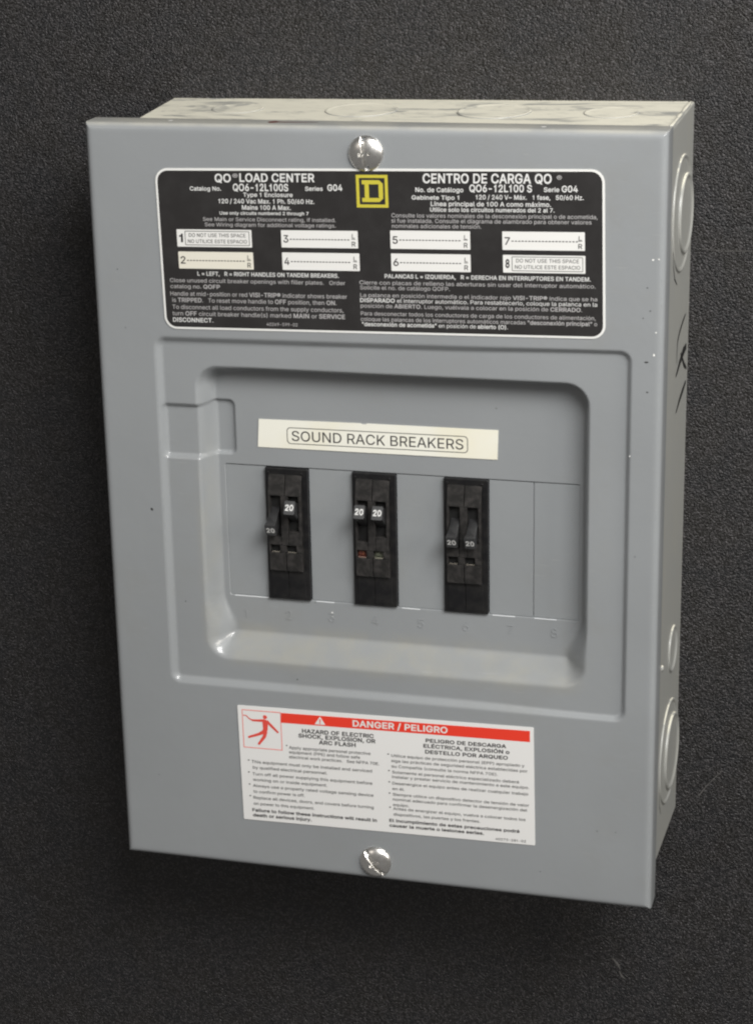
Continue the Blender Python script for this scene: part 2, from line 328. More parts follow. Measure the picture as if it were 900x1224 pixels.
'a': (383, '157 -8 123 -5 93 5 67 21 47 44 34 72 30 106 33 135 42 158 57 176 76 190 98 200 123 207 175 216 230 223 248 226 261 231 268 239 271 250 271 252 269 274 262 292 251 306 236 316 216 323 192 325 168 323 147 317 129 307 116 296 105 283 98 269 40 286 56 317 77 340 102 357 131 369 161 376 191 378 235 373 258 366 281 354 301 338 317 315 327 285 331 247 331 0 272 0 272 51 268 51 248 24 232 11 212 1 187 -6/167 45 198 48 224 58 244 73 259 92 268 113 271 136 271 187 255 179 227 173 197 168 172 165 132 156 115 148 102 137 93 122 90 103 93 85 100 71 112 60 128 51 146 46'),
'b': (417, '226 -8 194 -5 169 4 150 16 135 31 116 58 110 58 110 0 52 0 52 500 112 500 112 314 116 314 135 340 149 354 168 366 193 375 225 378 269 372 308 354 339 326 363 288 379 240 384 186 379 130 364 83 340 45 308 16 269 -2/216 46 248 51 275 64 295 86 310 115 319 148 322 186 320 223 311 257 296 285 275 306 249 320 216 324 185 320 158 307 138 286 123 258 114 225 111 186 114 147 123 113 138 85 159 64 185 50'),
'c': (389, '204 -8 156 -2 115 16 81 45 55 84 39 130 34 184 39 239 55 286 81 325 115 354 156 372 204 378 230 376 256 371 279 362 300 350 318 335 334 316 347 295 355 272 298 257 285 284 265 305 238 319 204 324 170 319 143 305 122 282 107 254 98 221 95 184 98 148 107 115 122 87 143 65 170 50 204 46 238 51 266 65 287 87 299 115 357 101 348 77 335 55 320 37 301 21 280 8 256 -1 231 -6'),
'd': (417, '192 -8 148 -2 110 16 78 45 54 83 39 130 34 186 39 240 54 288 78 326 110 354 148 372 192 378 224 375 249 366 268 354 282 340 301 314 305 314 305 500 365 500 365 0 307 0 307 58 301 58 282 31 267 16 248 4 223 -5/201 46 232 50 259 64 279 85 294 113 303 147 306 186 303 225 294 258 280 286 259 307 233 320 201 324 169 320 142 306 121 285 107 257 98 223 95 186 98 148 107 115 122 86 143 64 169 51'),
'e': (397, '208 -8 158 -2 115 16 80 45 55 83 39 130 34 184 39 238 54 285 79 324 113 353 154 372 202 378 232 375 261 368 289 354 314 335 335 309 351 277 361 238 365 191 365 166 73 166 73 217 332 217 304 199 301 233 293 264 278 289 258 308 233 320 202 324 170 320 144 308 123 289 107 265 97 237 94 207 94 174 98 136 109 104 126 79 148 60 176 49 209 45 230 47 249 52 266 60 281 71 292 86 300 104 359 89 347 62 329 39 306 19 278 4 245 -5'),
'f': (249, '224 373 224 321 6 321 6 373/79 0 79 424 83 453 94 478 111 496 133 510 158 518 184 521 218 518 239 512 223 460 211 464 191 466 168 462 152 452 142 435 139 411 139 0'),
'g': (418, '203 -148 165 -145 132 -137 104 -125 81 -108 63 -89 50 -68 100 -40 119 -65 134 -77 152 -87 175 -93 203 -96 245 -90 277 -74 293 -57 303 -34 306 -6 306 67 301 67 282 41 267 27 248 15 223 7 192 5 149 10 111 26 79 53 54 89 39 134 34 188 39 242 54 288 78 326 110 354 149 372 193 378 224 375 249 366 268 354 283 340 302 313 308 313 308 373 366 373 366 -9 361 -53 344 -88 319 -115 286 -134 247 -144/201 58 233 62 259 74 280 93 295 119 304 151 307 189 304 227 295 259 280 286 259 307 233 320 201 324 169 320 143 306 122 285 107 258 98 226 95 189 98 152 107 120 122 94 143 74 169 62'),
'h': (403, '112 223 112 0 52 0 52 500 112 500 112 283 101 283 121 327 149 356 184 372 223 378 259 374 290 362 316 343 335 315 347 280 351 236 351 0 291 0 291 231 285 270 268 299 241 317 206 323 181 321 158 312 139 298 124 278 115 253'),
'i': (164, '52 0 52 373 112 373 112 0/82 435 66 438 53 447 44 460 41 475 44 490 53 503 66 512 82 515 98 512 112 503 121 490 124 475 121 460 112 447 98 438'),
'j': (164, '52 373 112 373 112 -30 109 -61 100 -89 85 -111 64 -127 37 -137 4 -140 -10 -140 -10 -85 2 -85 24 -82 40 -71 49 -53 52 -29/82 435 66 438 53 447 43 460 40 475 43 490 53 503 66 512 82 515 98 512 112 503 121 490 124 475 121 460 112 447 98 438'),
'k': (374, '108 134 108 208 118 208 280 373 354 373 181 196 174 196/52 0 52 500 112 500 112 0/289 0 145 183 188 225 366 0'),
'l': (186, '137 -2 99 3 73 20 57 47 52 83 52 500 112 500 112 97 113 75 118 61 128 54 144 51 158 52 167 53 178 3 159 -1'),
'm': (599, '52 0 52 373 110 373 110 290 106 290 116 318 130 340 148 357 169 370 192 377 215 380 253 373 282 355 303 326 315 290 307 290 316 315 331 337 351 355 374 368 401 377 429 380 460 376 489 365 513 348 531 323 543 291 547 251 547 0 487 0 487 249 485 274 477 293 464 307 440 320 411 325 388 322 368 314 351 302 339 285 332 265 330 243 330 0 269 0 269 255 264 284 249 306 225 320 196 325 175 322 155 315 137 302 124 284 115 262 112 234 112 0'),
'n': (403, '112 223 112 0 52 0 52 373 110 373 110 283 101 283 121 327 149 356 184 372 223 378 259 374 290 362 315 343 335 315 347 280 351 236 351 0 291 0 291 231 285 270 268 299 241 317 206 323 181 321 158 312 139 298 124 278 115 253'),
'o': (408, '204 -8 156 -2 115 16 81 45 55 84 39 130 34 184 39 239 55 286 81 325 115 354 156 372 204 378 252 372 293 354 328 325 353 286 369 239 374 184 369 130 353 84 328 45 293 16 252 -2/204 46 238 50 266 65 287 87 302 115 311 148 314 184 311 220 302 254 287 282 266 305 238 319 204 324 170 319 143 305 122 282 107 254 98 221 95 184 98 148 107 115 122 87 143 65 170 50'),
'p': (417, '52 -140 52 373 110 373 110 314 116 314 135 340 149 354 168 366 193 375 225 378 269 372 308 354 339 326 363 288 379 240 384 186 379 130 364 83 340 45 308 16 269 -2 226 -8 194 -5 170 4 150 16 136 31 116 58 112 58 112 -140/216 46 248 51 275 64 295 86 310 115 319 148 322 186 320 223 311 257 296 285 275 306 249 320 216 324 185 320 158 307 138 286 123 258 114 225 111 186 114 147 123 113 138 85 159 64 185 50'),
'q': (417, '365 -140 305 -140 305 58 301 58 282 31 267 16 248 4 223 -5 192 -8 148 -2 110 16 78 45 54 83 39 130 34 186 39 240 54 288 78 326 110 354 148 372 192 378 224 375 249 366 268 354 282 340 301 314 307 314 307 373 365 373/201 46 232 50 259 64 279 85 294 113 303 147 306 186 303 225 294 258 280 286 259 307 233 320 201 324 169 320 142 306 121 285 107 257 98 223 95 186 98 148 107 115 122 86 143 64 169 51'),
'r': (255, '52 0 52 373 110 373 110 315 113 315 128 341 150 361 178 374 209 378 225 378 239 377 239 317 226 319 203 320 179 317 156 309 138 296 124 279 115 257 112 233 112 0'),
's': (359, '179 -8 142 -5 110 3 83 18 61 37 45 62 35 93 92 105 103 78 122 59 147 48 178 45 213 49 240 61 258 79 263 101 260 119 250 133 232 145 208 152 147 167 102 183 71 205 52 233 46 269 50 299 64 326 85 348 113 364 146 374 184 378 219 375 249 366 274 352 294 333 308 311 318 285 263 272 254 292 238 310 216 323 184 327 154 323 129 311 112 294 107 272 110 254 122 239 141 228 169 219 226 206 270 190 301 168 319 140 326 105 321 74 307 46 285 24 255 6 220 -4'),
't': (223, '200 373 200 321 6 321 6 373/64 463 124 463 124 96 126 75 134 60 147 52 167 49 182 50 198 53 209 2 189 -3 165 -4 136 -1 111 7 90 21 76 40 67 63 64 91'),
'u': (403, '179 -5 144 -1 113 11 87 30 68 58 56 93 52 137 52 373 112 373 112 142 117 103 135 74 161 55 197 49 222 52 245 61 264 75 279 95 288 120 291 150 291 373 351 373 351 0 293 0 293 90 302 90 281 46 253 17 218 0'),
'v': (383, '160 0 17 373 83 373 162 152 184 85 202 20 181 20 199 85 220 152 300 373 365 373 222 0'),
'w': (557, '135 0 22 373 86 373 131 210 151 134 172 41 162 41 182 132 203 210 248 373 311 373 355 210 375 133 395 41 385 41 406 133 426 210 472 373 535 373 422 0 362 0 313 169 299 221 286 276 272 332 286 332 272 276 258 221 244 169 195 0'),
'x': (372, '20 0 168 214 168 168 28 373 98 373 145 300 176 249 204 202 172 202 199 249 229 300 277 373 346 373 205 166 205 210 352 0 282 0 227 84 196 134 170 179 201 179 175 134 146 84 90 0'),
'y': (383, '47 -136 60 -84 70 -86 87 -88 102 -87 116 -82 128 -73 139 -57 148 -35 160 -1 17 373 83 373 162 152 184 85 202 20 181 20 199 85 220 152 300 373 365 373 201 -57 188 -84 173 -105 156 -122 137 -133 115 -140 90 -143 63 -141'),
'z': (374, '41 0 41 45 250 314 250 317 47 317 47 373 327 373 327 325 124 59 124 55 333 55 333 0'),
'|': (226, '139 661 139 -161 87 -161 87 661'),
'~': (445, '51 147 54 185 65 214 81 236 101 251 124 259 149 262 172 259 194 251 216 237 242 217 270 195 281 190 294 189 312 192 327 204 336 223 339 248 393 248 390 211 380 182 364 160 343 145 320 137 296 134 272 137 250 145 228 159 203 179 174 201 163 205 151 207 133 203 119 193 109 175 106 147'),
'®': (455, '228 116 188 120 152 131 119 150 90 173 66 202 47 236 36 272 32 311 36 350 47 387 66 420 90 449 119 473 152 491 188 503 228 507 267 503 304 491 337 473 366 449 390 420 408 387 419 350 423 311 419 272 408 236 390 202 366 173 337 150 304 131 267 120/228 163 267 168 302 183 332 207 356 237 371 272 376 311 371 351 356 386 332 416 302 439 267 454 228 459 189 454 153 439 123 416 99 386 85 351 80 311 85 272 99 237 123 207 153 183 189 168/268 222 224 307 269 307 313 222/158 222 158 402 248 402 261 400 274 395 287 387 297 376 304 362 306 344 304 326 296 311 286 298 273 290 259 284 246 283 182 283 182 313 235 313 244 315 253 321 260 331 262 344 260 357 253 366 235 371 199 371 199 222'),
'É': (411, '59 0 59 500 366 500 366 444 122 444 122 281 349 281 349 225 122 225 122 56 369 56 369 0/188 549 235 647 302 647 237 549'),
'Ó': (524, '262 -7 221 -3 183 7 148 24 117 48 90 78 69 113 52 154 43 199 40 250 43 300 52 346 69 386 90 422 117 452 148 475 183 493 221 503 262 507 304 503 342 493 377 475 408 452 434 422 456 386 472 346 481 300 485 250 481 199 472 154 456 113 434 78 408 48 377 24 342 7 304 -3/262 52 305 58 343 75 376 103 401 142 417 191 423 250 417 309 401 358 376 397 343 425 305 442 262 448 220 442 181 425 148 397 123 358 107 309 102 250 107 191 123 142 148 103 181 75 220 58/236 549 283 647 350 647 285 549'),
'á': (383, '157 -8 123 -5 93 5 67 21 47 44 34 72 30 106 33 135 42 158 57 176 76 190 98 200 123 207 175 216 230 223 248 226 261 231 268 239 271 250 271 252 269 274 262 292 251 306 236 316 216 323 192 325 168 323 147 317 129 307 116 296 105 283 98 269 40 286 56 317 77 340 102 357 131 369 161 376 191 378 235 373 258 366 281 354 301 338 317 315 327 285 331 247 331 0 272 0 272 51 268 51 248 24 232 11 212 1 187 -6/167 45 198 48 224 58 244 73 259 92 268 113 271 136 271 187 255 179 227 173 197 168 172 165 132 156 115 148 102 137 93 122 90 103 93 85 100 71 112 60 128 51 146 46/159 421 206 520 273 520 209 421'),
'é': (397, '208 -8 158 -2 115 16 80 45 55 83 39 130 34 184 39 238 54 285 79 324 113 353 154 372 202 378 232 375 261 368 289 354 314 335 335 309 351 277 361 238 365 191 365 166 73 166 73 217 332 217 304 199 301 233 293 264 278 289 258 308 233 320 202 324 170 320 144 308 123 289 107 265 97 237 94 207 94 174 98 136 109 104 126 79 148 60 176 49 209 45 230 47 249 52 266 60 281 71 292 86 300 104 359 89 347 62 329 39 306 19 278 4 245 -5/174 421 221 520 288 520 223 421'),
'í': (164, '52 0 52 373 112 373 112 0/56 421 103 520 170 520 105 421'),
'ñ': (403, '112 223 112 0 52 0 52 373 110 373 110 283 101 283 121 327 149 356 184 372 223 378 259 374 290 362 315 343 335 315 347 280 351 236 351 0 291 0 291 231 285 270 268 299 241 317 206 323 181 321 158 312 139 298 124 278 115 253/245 439 221 443 198 453 179 462 164 466 156 464 151 458 146 440 104 440 108 467 118 490 135 504 158 509 182 505 203 495 222 485 239 481 246 483 252 488 258 508 299 508 294 480 284 458 267 443'),
'ó': (408, '204 -8 156 -2 115 16 81 45 55 84 39 130 34 184 39 239 55 286 81 325 115 354 156 372 204 378 252 372 293 354 328 325 353 286 369 239 374 184 369 130 353 84 328 45 293 16 252 -2/204 46 238 50 266 65 287 87 302 115 311 148 314 184 311 220 302 254 287 282 266 305 238 319 204 324 170 319 143 305 122 282 107 254 98 221 95 184 98 148 107 115 122 87 143 65 170 50/178 421 224 520 292 520 227 421'),
'•': (382, '191 91 163 95 137 105 115 122 98 144 87 170 84 198 87 227 98 253 115 274 137 291 163 302 191 306 219 302 245 291 267 274 284 253 295 227 298 198 295 170 284 144 267 122 245 105 219 95')}
# lettering: grotesque outlines (advance, contours; cap height 500), filled as flat meshes
_gl = {}
for _c, (_a, _s) in GLYPHS.items():
    _gl[_c] = (_a / 500, [[(int(q[i]) / 500, int(q[i+1]) / 500) for i in range(0, len(q), 2)] for q in (t.split() for t in _s.split('/') if t)])
_gl['I'] = (.38, [[(.124, 0), (.124, 1), (.256, 1), (.256, 0)]])
_gl['1'] = (.775, [[(.476, 0), (.352, 0), (.352, .70), (.152, .70), (.152, .79), (.25, .805), (.32, .85), (.36, .91), (.376, 1), (.476, 1)]])
_gc = {}
def fatten(c, off):
    n = len(c); q = []
    for i in range(n):
        p0, p1, p2 = c[i-1], c[i], c[(i+1) % n]
        a = (p1[0]-p0[0], p1[1]-p0[1]); b = (p2[0]-p1[0], p2[1]-p1[1])
        la = math.hypot(*a) or 1; lb = math.hypot(*b) or 1
        na = (-a[1]/la, a[0]/la); nb = (-b[1]/lb, b[0]/lb)
        m = (na[0]+nb[0], na[1]+nb[1]); k = max(.7, (m[0]**2 + m[1]**2) / 2)
        q.append((p1[0] + m[0]/k*off, p1[1] + m[1]/k*off))
    return q
def glyph(ch, off):
    """non-zero winding fill of the (fattened) outline, cut into horizontal slabs"""
    if (ch, off) in _gc: return _gc[ch, off]
    E = []
    for c in _gl[ch][1]:
        d = [c[0]]
        for p in c[1:]:
            if math.hypot(p[0]-d[-1][0], p[1]-d[-1][1]) > .014: d.append(p)
        if off: d = fatten(d, off)
        E += [(p, q) for p, q in zip(d, d[1:] + d[:1]) if abs(p[1]-q[1]) > 1e-6]
    ys = {round(p[1], 4) for e in E for p in e}
    for i, (p, q) in enumerate(E):
        for r, t in E[i+1:]:
            den = (q[0]-p[0])*(t[1]-r[1]) - (q[1]-p[1])*(t[0]-r[0])
            if abs(den) < 1e-9: continue
            u = ((r[0]-p[0])*(t[1]-r[1]) - (r[1]-p[1])*(t[0]-r[0])) / den
            v = ((r[0]-p[0])*(q[1]-p[1]) - (r[1]-p[1])*(q[0]-p[0])) / den
            if 0 < u < 1 and 0 < v < 1: ys.add(round(p[1] + u*(q[1]-p[1]), 4))
    ys = sorted(ys); V = []; F = []
    at = lambda e, y: e[0][0] + (e[1][0]-e[0][0])*(y-e[0][1])/(e[1][1]-e[0][1])
    for y0, y1 in zip(ys, ys[1:]):
        if y1 - y0 < 2e-4: continue
        m = (y0+y1)/2; w = 0; st = None
        for x, e in sorted(((at(e, m), e) for e in E if min(e[0][1], e[1][1]) < m < max(e[0][1], e[1][1])), key=lambda k: k[0]):
            w0 = w; w += 1 if e[1][1] > e[0][1] else -1
            if w0 == 0: st = e
            elif w == 0:
                o = len(V); V += [(at(st, y0), y0, 0), (at(e, y0), y0, 0), (at(e, y1), y1, 0), (at(st, y1), y1, 0)]; F.append([o, o+1, o+2, o+3])
    _gc[ch, off] = (V, F); return V, F
def text_geo(markup, bold_w=.03, reg_w=0.0):
    """'*' toggles bold -> verts (x,y), faces; cap height 1, starting at x=0"""
    V = []; F = []; x = 0
    for i, part in enumerate(markup.split('*')):
        for ch in part:
            v, f = glyph(ch, bold_w if i % 2 else reg_w)
            o = len(V); V += [(a + x, c, l) for a, c, l in v]; F += [[o + k for k in p] for p in f]
            x += _gl[ch][0] + (bold_w * .7 if i % 2 else 0)
    return V, F
def text_on(bm, markup, x0, x1, z, cap, ang, y, bold_w=.016, reg_w=0.0, mi=0, f=None):
    V, F = text_geo(markup, bold_w, reg_w)
    if not V: return
    lo = min(v[0] for v in V); hi = max(v[0] for v in V)
    sx = (x1 - x0) / (hi - lo) if x1 is not None else cap
    if x1 is None: x0 = x0 - (hi + lo) / 2 * sx + 0; off = x0
    else: off = x0 - lo * sx
    xm = (x0 + x1) / 2 if x1 is not None else x0
    vs = []
    for a, c, l in V:
        X = off + a * sx; Z = z + c * cap + (X - xm) * ang
        vs.append(bm.verts.new((X, y - l*.006, Z) if f is None else f(X, Z)))
    for fc in F:
        try: bm.faces.new([vs[k] for k in fc]).material_index = mi
        except ValueError: pass

D = 65.5          # depth of the cover's front face in front of the wall
CW, CH = 235.0, 328.0
FL = 13.7         # depth of the cover's flange
# ------------------------------------------------------------------ wall
bm = bmesh.new(); bx(bm, -1500, 1700, 0, 18, -1500, 1300)
wall = tag(link('wall', bm, M_WALL), kind='structure')
bm = bmesh.new()
wf = lambda a, b: (a, -.06, b)
ribbon(bm, [(257, -290.5), (254, -294), (250, -299), (247.5, -303), (246, -305)], [.1, .3, .22, .4, .15], wf)
ribbon(bm, [(209.5, -390.5), (212, -393.2), (213.4, -396)], [.3, 1.1, .3], wf)
ribbon(bm, [(213, -397), (214.2, -399.5), (216, -401)], [.3, .9, .2], wf)
ribbon(bm, [(241, -58), (250, -58.6), (262, -58.2), (268, -59)], [.1, .2, .2, .1], wf)
link('scratch', bm, M_SCR, wall)
RATING=[
 ('*QO', 55.0, 61.8, -22.9, 3.2) ,
 ('®', 62.5, 64.7, -21.5, 2.06) ,
 ('*LOAD CENTER', 65.4, 96.5, -22.3, 3.2) ,
 ('*Catalog No.', 44.3, 57.5, -26.5, 1.6) ,
 ('*QO6-12L100S', 62.5, 85.6, -26.1, 2.75) ,
 ('*Series', 92.5, 99.8, -25.5, 1.6) ,
 ('*G04', 101.7, 107.8, -25.3, 2.4) ,
 ('*Type 1 Enclosure', 66.7, 87.3, -28.4, 1.6) ,
 ('*120 / 240 Vac Max. 1 Ph. 50/60 Hz.', 56.2, 96.2, -31.1, 1.72) ,
 ('*Mains 100 A Max.', 66.0, 86.4, -33.6, 1.72) ,
 ('*Use only circuits numbered 2 through 7', 56.5, 93.7, -35.7, 1.26) ,
 ('See Main or Service Disconnect rating, if installed.', 49.3, 104.8, -38.3, 1.49) ,
 ('See Wiring diagram for additional voltage ratings.', 50.0, 104.8, -40.5, 1.49) ,
 ('*L = LEFT,   R = RIGHT HANDLES ON TANDEM BREAKERS.', 45.9, 105.5, -60.8, 1.6) ,
 ('Close unused circuit breaker openings with filler plates.   Order', 33.9, 108.1, -63.8, 1.6) ,
 ('catalog no. *QOFP', 34.0, 55.3, -66.8, 1.6) ,
 ('Handle at mid-position or red *VISI-TRIP®* indicator shows breaker', 33.8, 108.7, -69.4, 1.72) ,
 ('is *TRIPPED*.   To reset move handle to *OFF* position, then *ON*.', 34.5, 104.3, -72.1, 1.72) ,
 ('To disconnect all load conductors from the supply conductors,', 34.4, 107.1, -75.0, 1.72) ,
 ('turn *OFF* circuit breaker handle(s) marked *MAIN* or *SERVICE', 34.3, 107.7, -77.7, 1.72) ,
 ('*DISCONNECT*.', 34.4, 51.8, -80.9, 1.72) ,
 ('40269-599-02', 74.6, 87.7, -81.0, 1.26) ,
 ('*CENTRO DE CARGA QO', 140.3, 190.9, -20.9, 3.53) ,
 ('®', 192.9, 194.8, -19.4, 2.09) ,
 ('*No. de Catálogo', 137.3, 156.4, -24.8, 1.7) ,
 ('*QO6-12L100 S', 158.8, 183.3, -24.2, 2.75) ,
 ('*Serie', 187.9, 193.9, -23.7, 1.7) ,
 ('*G04', 194.8, 201.0, -23.6, 2.35) ,
 ('*Gabinete Tipo 1', 135.8, 154.7, -27.8, 1.57) ,
 ('*120 / 240 V~ Máx.   1 fase,   50/60 Hz.', 161.3, 203.3, -26.9, 1.7) ,
 ('*Línea principal de 100 A como máximo.', 143.4, 190.7, -29.9, 1.7) ,
 ('*Utilice solo los circuitos numerados del 2 al 7.', 143.1, 192.1, -32.1, 1.57) ,
 ('Consulte los valores nominales de la desconexión principal o de acometida,', 127.6, 208.7, -34.5, 1.57) ,
 ('si fue instalada. Consulte el diagrama de alambrado para obtener valores', 127.5, 206.4, -36.6, 1.57) ,
 ('nominales adicionales de tensión.', 127.7, 163.4, -39.1, 1.57) ,
 ('*PALANCAS L = IZQUIERDA,   R = DERECHA EN INTERRUPTORES EN TANDEM.', 124.4, 206.4, -58.9, 1.57) ,
 ('Cierre con placas de relleno las aberturas sin usar del interruptor automático.', 114.0, 208.3, -61.7, 1.57) ,
 ('Solicite el no. de catálogo QOFP.', 114.2, 150.7, -64.3, 1.57) ,
 ('La palanca en posición intermedia o el indicador rojo *VISI-TRIP®* indica que se ha', 114.2, 209.0, -66.8, 1.57) ,
 ('*DISPARADO* el interruptor automático. Para restablecerlo, coloque la palanca en la', 114.1, 209.0, -68.9, 1.57) ,
 ('posición de *ABIERTO*. Luego, vuélvala a colocar en la posición de *CERRADO*.', 114.3, 203.2, -71.2, 1.57) ,
 ('Para desconectar todos los conductores de carga de los conductores de alimentación,', 114.3, 208.5, -74.3, 1.57) ,
 ('coloque las palancas de los interruptores automáticos marcadas *"desconexión principal"* o', 114.2, 209.1, -76.6, 1.57) ,
 ('*"desconexión de acometida"* en posición de *abierto (O)*.', 114.7, 173.9, -79.0, 1.57) ,
]
WARN=[
 ('*HAZARD OF ELECTRIC', 84.1, 116.0, -260.3, 1.75) ,
 ('*SHOCK, EXPLOSION, OR', 82.4, 116.7, -262.65, 1.75) ,
 ('*ARC FLASH', 91.5, 107.9, -265.15, 1.75) ,
 ('•', 76.6, 77.3, -267.9, 1.22) ,
 ('Apply appropriate personal protective', 78.0, 114.4, -268.45, 1.37) ,
 ('equipment (PPE) and follow safe', 78.0, 109.7, -270.7, 1.37) ,
 ('electrical work practices.   See NFPA 70E.', 77.9, 118.2, -272.9, 1.37) ,
 ('•', 59.0, 59.8, -276.6, 1.22) ,
 ('This equipment must only be installed and serviced', 60.7, 114.9, -276.8, 1.37) ,
 ('by qualified electrical personnel.', 61.2, 94.9, -279.7, 1.37) ,
 ('•', 58.9, 59.7, -282.3, 1.22) ,
 ('Turn off all power supplying this equipment before', 60.9, 114.9, -282.6, 1.37) ,
 ('working on or inside equipment.', 61.0, 94.7, -285.55, 1.37) ,
 ('•', 59.0, 59.8, -288.1, 1.22) ,
 ('Always use a properly rated voltage sensing device', 60.9, 115.3, -288.25, 1.37) ,
 ('to confirm power is off.', 61.0, 84.4, -291.4, 1.37) ,
 ('•', 59.1, 59.9, -293.7, 1.22) ,
 ('Replace all devices, doors, and covers before turning', 60.9, 115.3, -294.0, 1.37) ,
 ('on power to this equipment.', 60.9, 88.6, -297.15, 1.37) ,
 ('*Failure to follow these instructions will result in', 60.2, 116.6, -300.1, 1.44) ,
 ('*death or serious injury.', 60.4, 87.2, -302.85, 1.44) ,
 ('*PELIGRO DE DESCARGA', 138.7, 173.3, -259.2, 1.6) ,
 ('*ELÉCTRICA, EXPLOSIÓN o', 137.7, 174.7, -261.75, 1.6) ,
 ('*DESTELLO POR ARQUEO', 138.4, 174.0, -264.45, 1.6) ,
 ('•', 121.8, 122.6, -267.3, 1.2) ,
 ('Utilice equipo de protección personal (EPP) apropiado y', 123.6, 181.1, -267.35, 1.28) ,
 ('siga las prácticas de seguridad eléctrica establecidas por', 123.5, 182.4, -269.75, 1.28) ,
 ('su Compañía (consulte la norma NFPA 70E).', 123.6, 169.7, -272.45, 1.28) ,
 ('•', 122.0, 122.8, -275.0, 1.2) ,
 ('Solamente el personal eléctrico especializado deberá', 123.8, 178.7, -275.1, 1.28) ,
 ('instalar y prestar servicio de mantenimiento a este equipo.', 123.7, 183.1, -277.3, 1.28) ,
 ('•', 122.0, 122.9, -280.3, 1.2) ,
 ('Desenergice el equipo antes de realizar cualquier trabajo', 123.8, 182.7, -280.3, 1.28) ,
 ('en él.', 123.8, 129.1, -283.45, 1.28) ,
 ('•', 122.1, 122.9, -285.6, 1.2) ,
 ('Siempre utilice un dispositivo detector de tensión de valor', 123.9, 183.1, -285.55, 1.28) ,
 ('nominal adecuado para confirmar la desenergización del', 123.9, 182.3, -287.9, 1.28) ,
 ('equipo.', 124.0, 131.0, -290.95, 1.28) ,
 ('•', 122.2, 123.0, -292.3, 1.2) ,
 ('Antes de energizar el equipo, vuelva a colocar todos los', 124.0, 181.6, -292.35, 1.28) ,
 ('dispositivos, las puertas y los frentes.', 124.1, 162.1, -295.2, 1.28) ,
 ('*El incumplimiento de estas precauciones podrá', 122.2, 179.0, -298.15, 1.36) ,
 ('*causar la muerte o lesiones serias.', 122.2, 163.7, -300.7, 1.36) ,
 ('40273-281-02', 168.7, 181.8, -301.95, 1.04) ,
]

# ------------------------------------------------------------------ the load centre
panel = bpy.data.objects.new('load_center', None); COL.objects.link(panel); panel.empty_display_size = .05
tag(panel, label='grey steel breaker panel box screwed to a black textured wall, with three black breakers', category='breaker panel')

# --- box (enclosure), slightly flared towards the wall
X0, X1, Zb = 15.6, 235.6, -311.7
bm = bmesh.new()
def box_pt(u, v, t):   # t 0 wall .. 1 front
    x = (14.9 if u == 0 else 236.6) * (1-t) + (17.0 if u == 0 else 234.9) * t
    z = (-311.3 if v == 0 else (.6 if u == 0 else 1.9)) * (1-t) + (-312.1 if v == 0 else -.7) * t
    return (x, -51.5 * t, z)
vs = {(u, v, t): bm.verts.new(box_pt(u, v, t)) for u in (0, 1) for v in (0, 1) for t in (0, 1)}
for q in (((0,0,0),(1,0,0),(1,0,1),(0,0,1)), ((0,1,0),(0,1,1),(1,1,1),(1,1,0)), ((0,0,0),(0,0,1),(0,1,1),(0,1,0)),
          ((1,0,0),(1,1,0),(1,1,1),(1,0,1)), ((0,0,1),(1,0,1),(1,1,1),(0,1,1)), ((0,0,0),(0,1,0),(1,1,0),(1,0,0))):
    bm.faces.new([vs[k] for k in q])
bmesh.ops.recalc_face_normals(bm, faces=bm.faces[:])
es = [e for e in bm.edges if abs(e.verts[0].co.y - e.verts[1].co.y) > 20]
bmesh.ops.bevel(bm, geom=es, offset=.9, segments=3, affect='EDGES', profile=.5)
enclosure = link('enclosure', bm, M_BOX, panel)
# raised hem along the upper right fold
bm = bmesh.new()
for i in range(1):
    a, b = Vector((234.0, -53, -.5)), Vector((235.2, -.4, 1.6))
    segs = 14; rings = []
    for k in range(segs+1):
        c = a.lerp(b, k/segs); r = .95 + .15*math.sin(k*1.3)
        rings.append([bm.verts.new(c + Vector((math.cos(t)*r, 0, math.sin(t)*r*.8))) for t in [j*math.pi/4 for j in range(8)]])
    for k in range(segs):
        for j in range(8): bm.faces.new((rings[k][j], rings[k][(j+1) % 8], rings[k+1][(j+1) % 8], rings[k+1][j]))
    bm.faces.new(rings[0]); bm.faces.new(rings[-1][::-1])
bmesh.ops.recalc_face_normals(bm, faces=bm.faces[:])
link('folded_seam', bm, M_BOX, enclosure, True)

def side_x(y, z):      # x of the flared right side at depth y
    t = -y / 51.5; return 236.6*(1-t) + 234.9*t
# pre-punched knockouts on the right side: lathe profile (radius, height) about the side's normal
def knockout(cy, cz, prof, name='knockout', parent=enclosure, n=56):
    bm = bmesh.new(); rows = []
    for r, h in prof:
        rows.append([bm.verts.new((side_x(cy + r*math.cos(a), 0) + h, cy + r*math.cos(a), cz + r*math.sin(a))) for a in [2*math.pi*k/n for k in range(n)]] if r else [bm.verts.new((side_x(cy, 0)+h, cy, cz))])
    for a, b in zip(rows, rows[1:]):
        for k in range(n):
            k2 = (k+1) % n
            if len(b) == 1: bm.faces.new((a[k], a[k2], b[0]))
            else: bm.faces.new((a[k], a[k2], b[k2], b[k]))
    bmesh.ops.recalc_face_normals(bm, faces=bm.faces[:])
    return link(name, bm, M_BOX, parent, True)
def disc_prof(r, h, e=.45): return [(r, -.15), (r-.05, h*.5), (r-e, h*.75), (r-e-.6, h*.75), (r-e-1.0, h*.15), (max(r-e-1.6, .4), h*.1), (0, h*.1)]
knockout(-25.2, -38.5, disc_prof(23.4, .9))
knockout(-17.4, -40.0, [(16.2, .0), (16.1, .8), (15.7, 1.1), (15.0, 1.1), (14.6, .5), (13, .45), (0, .45)])
knockout(-25.2, -272.0, disc_prof(23.0, .9))
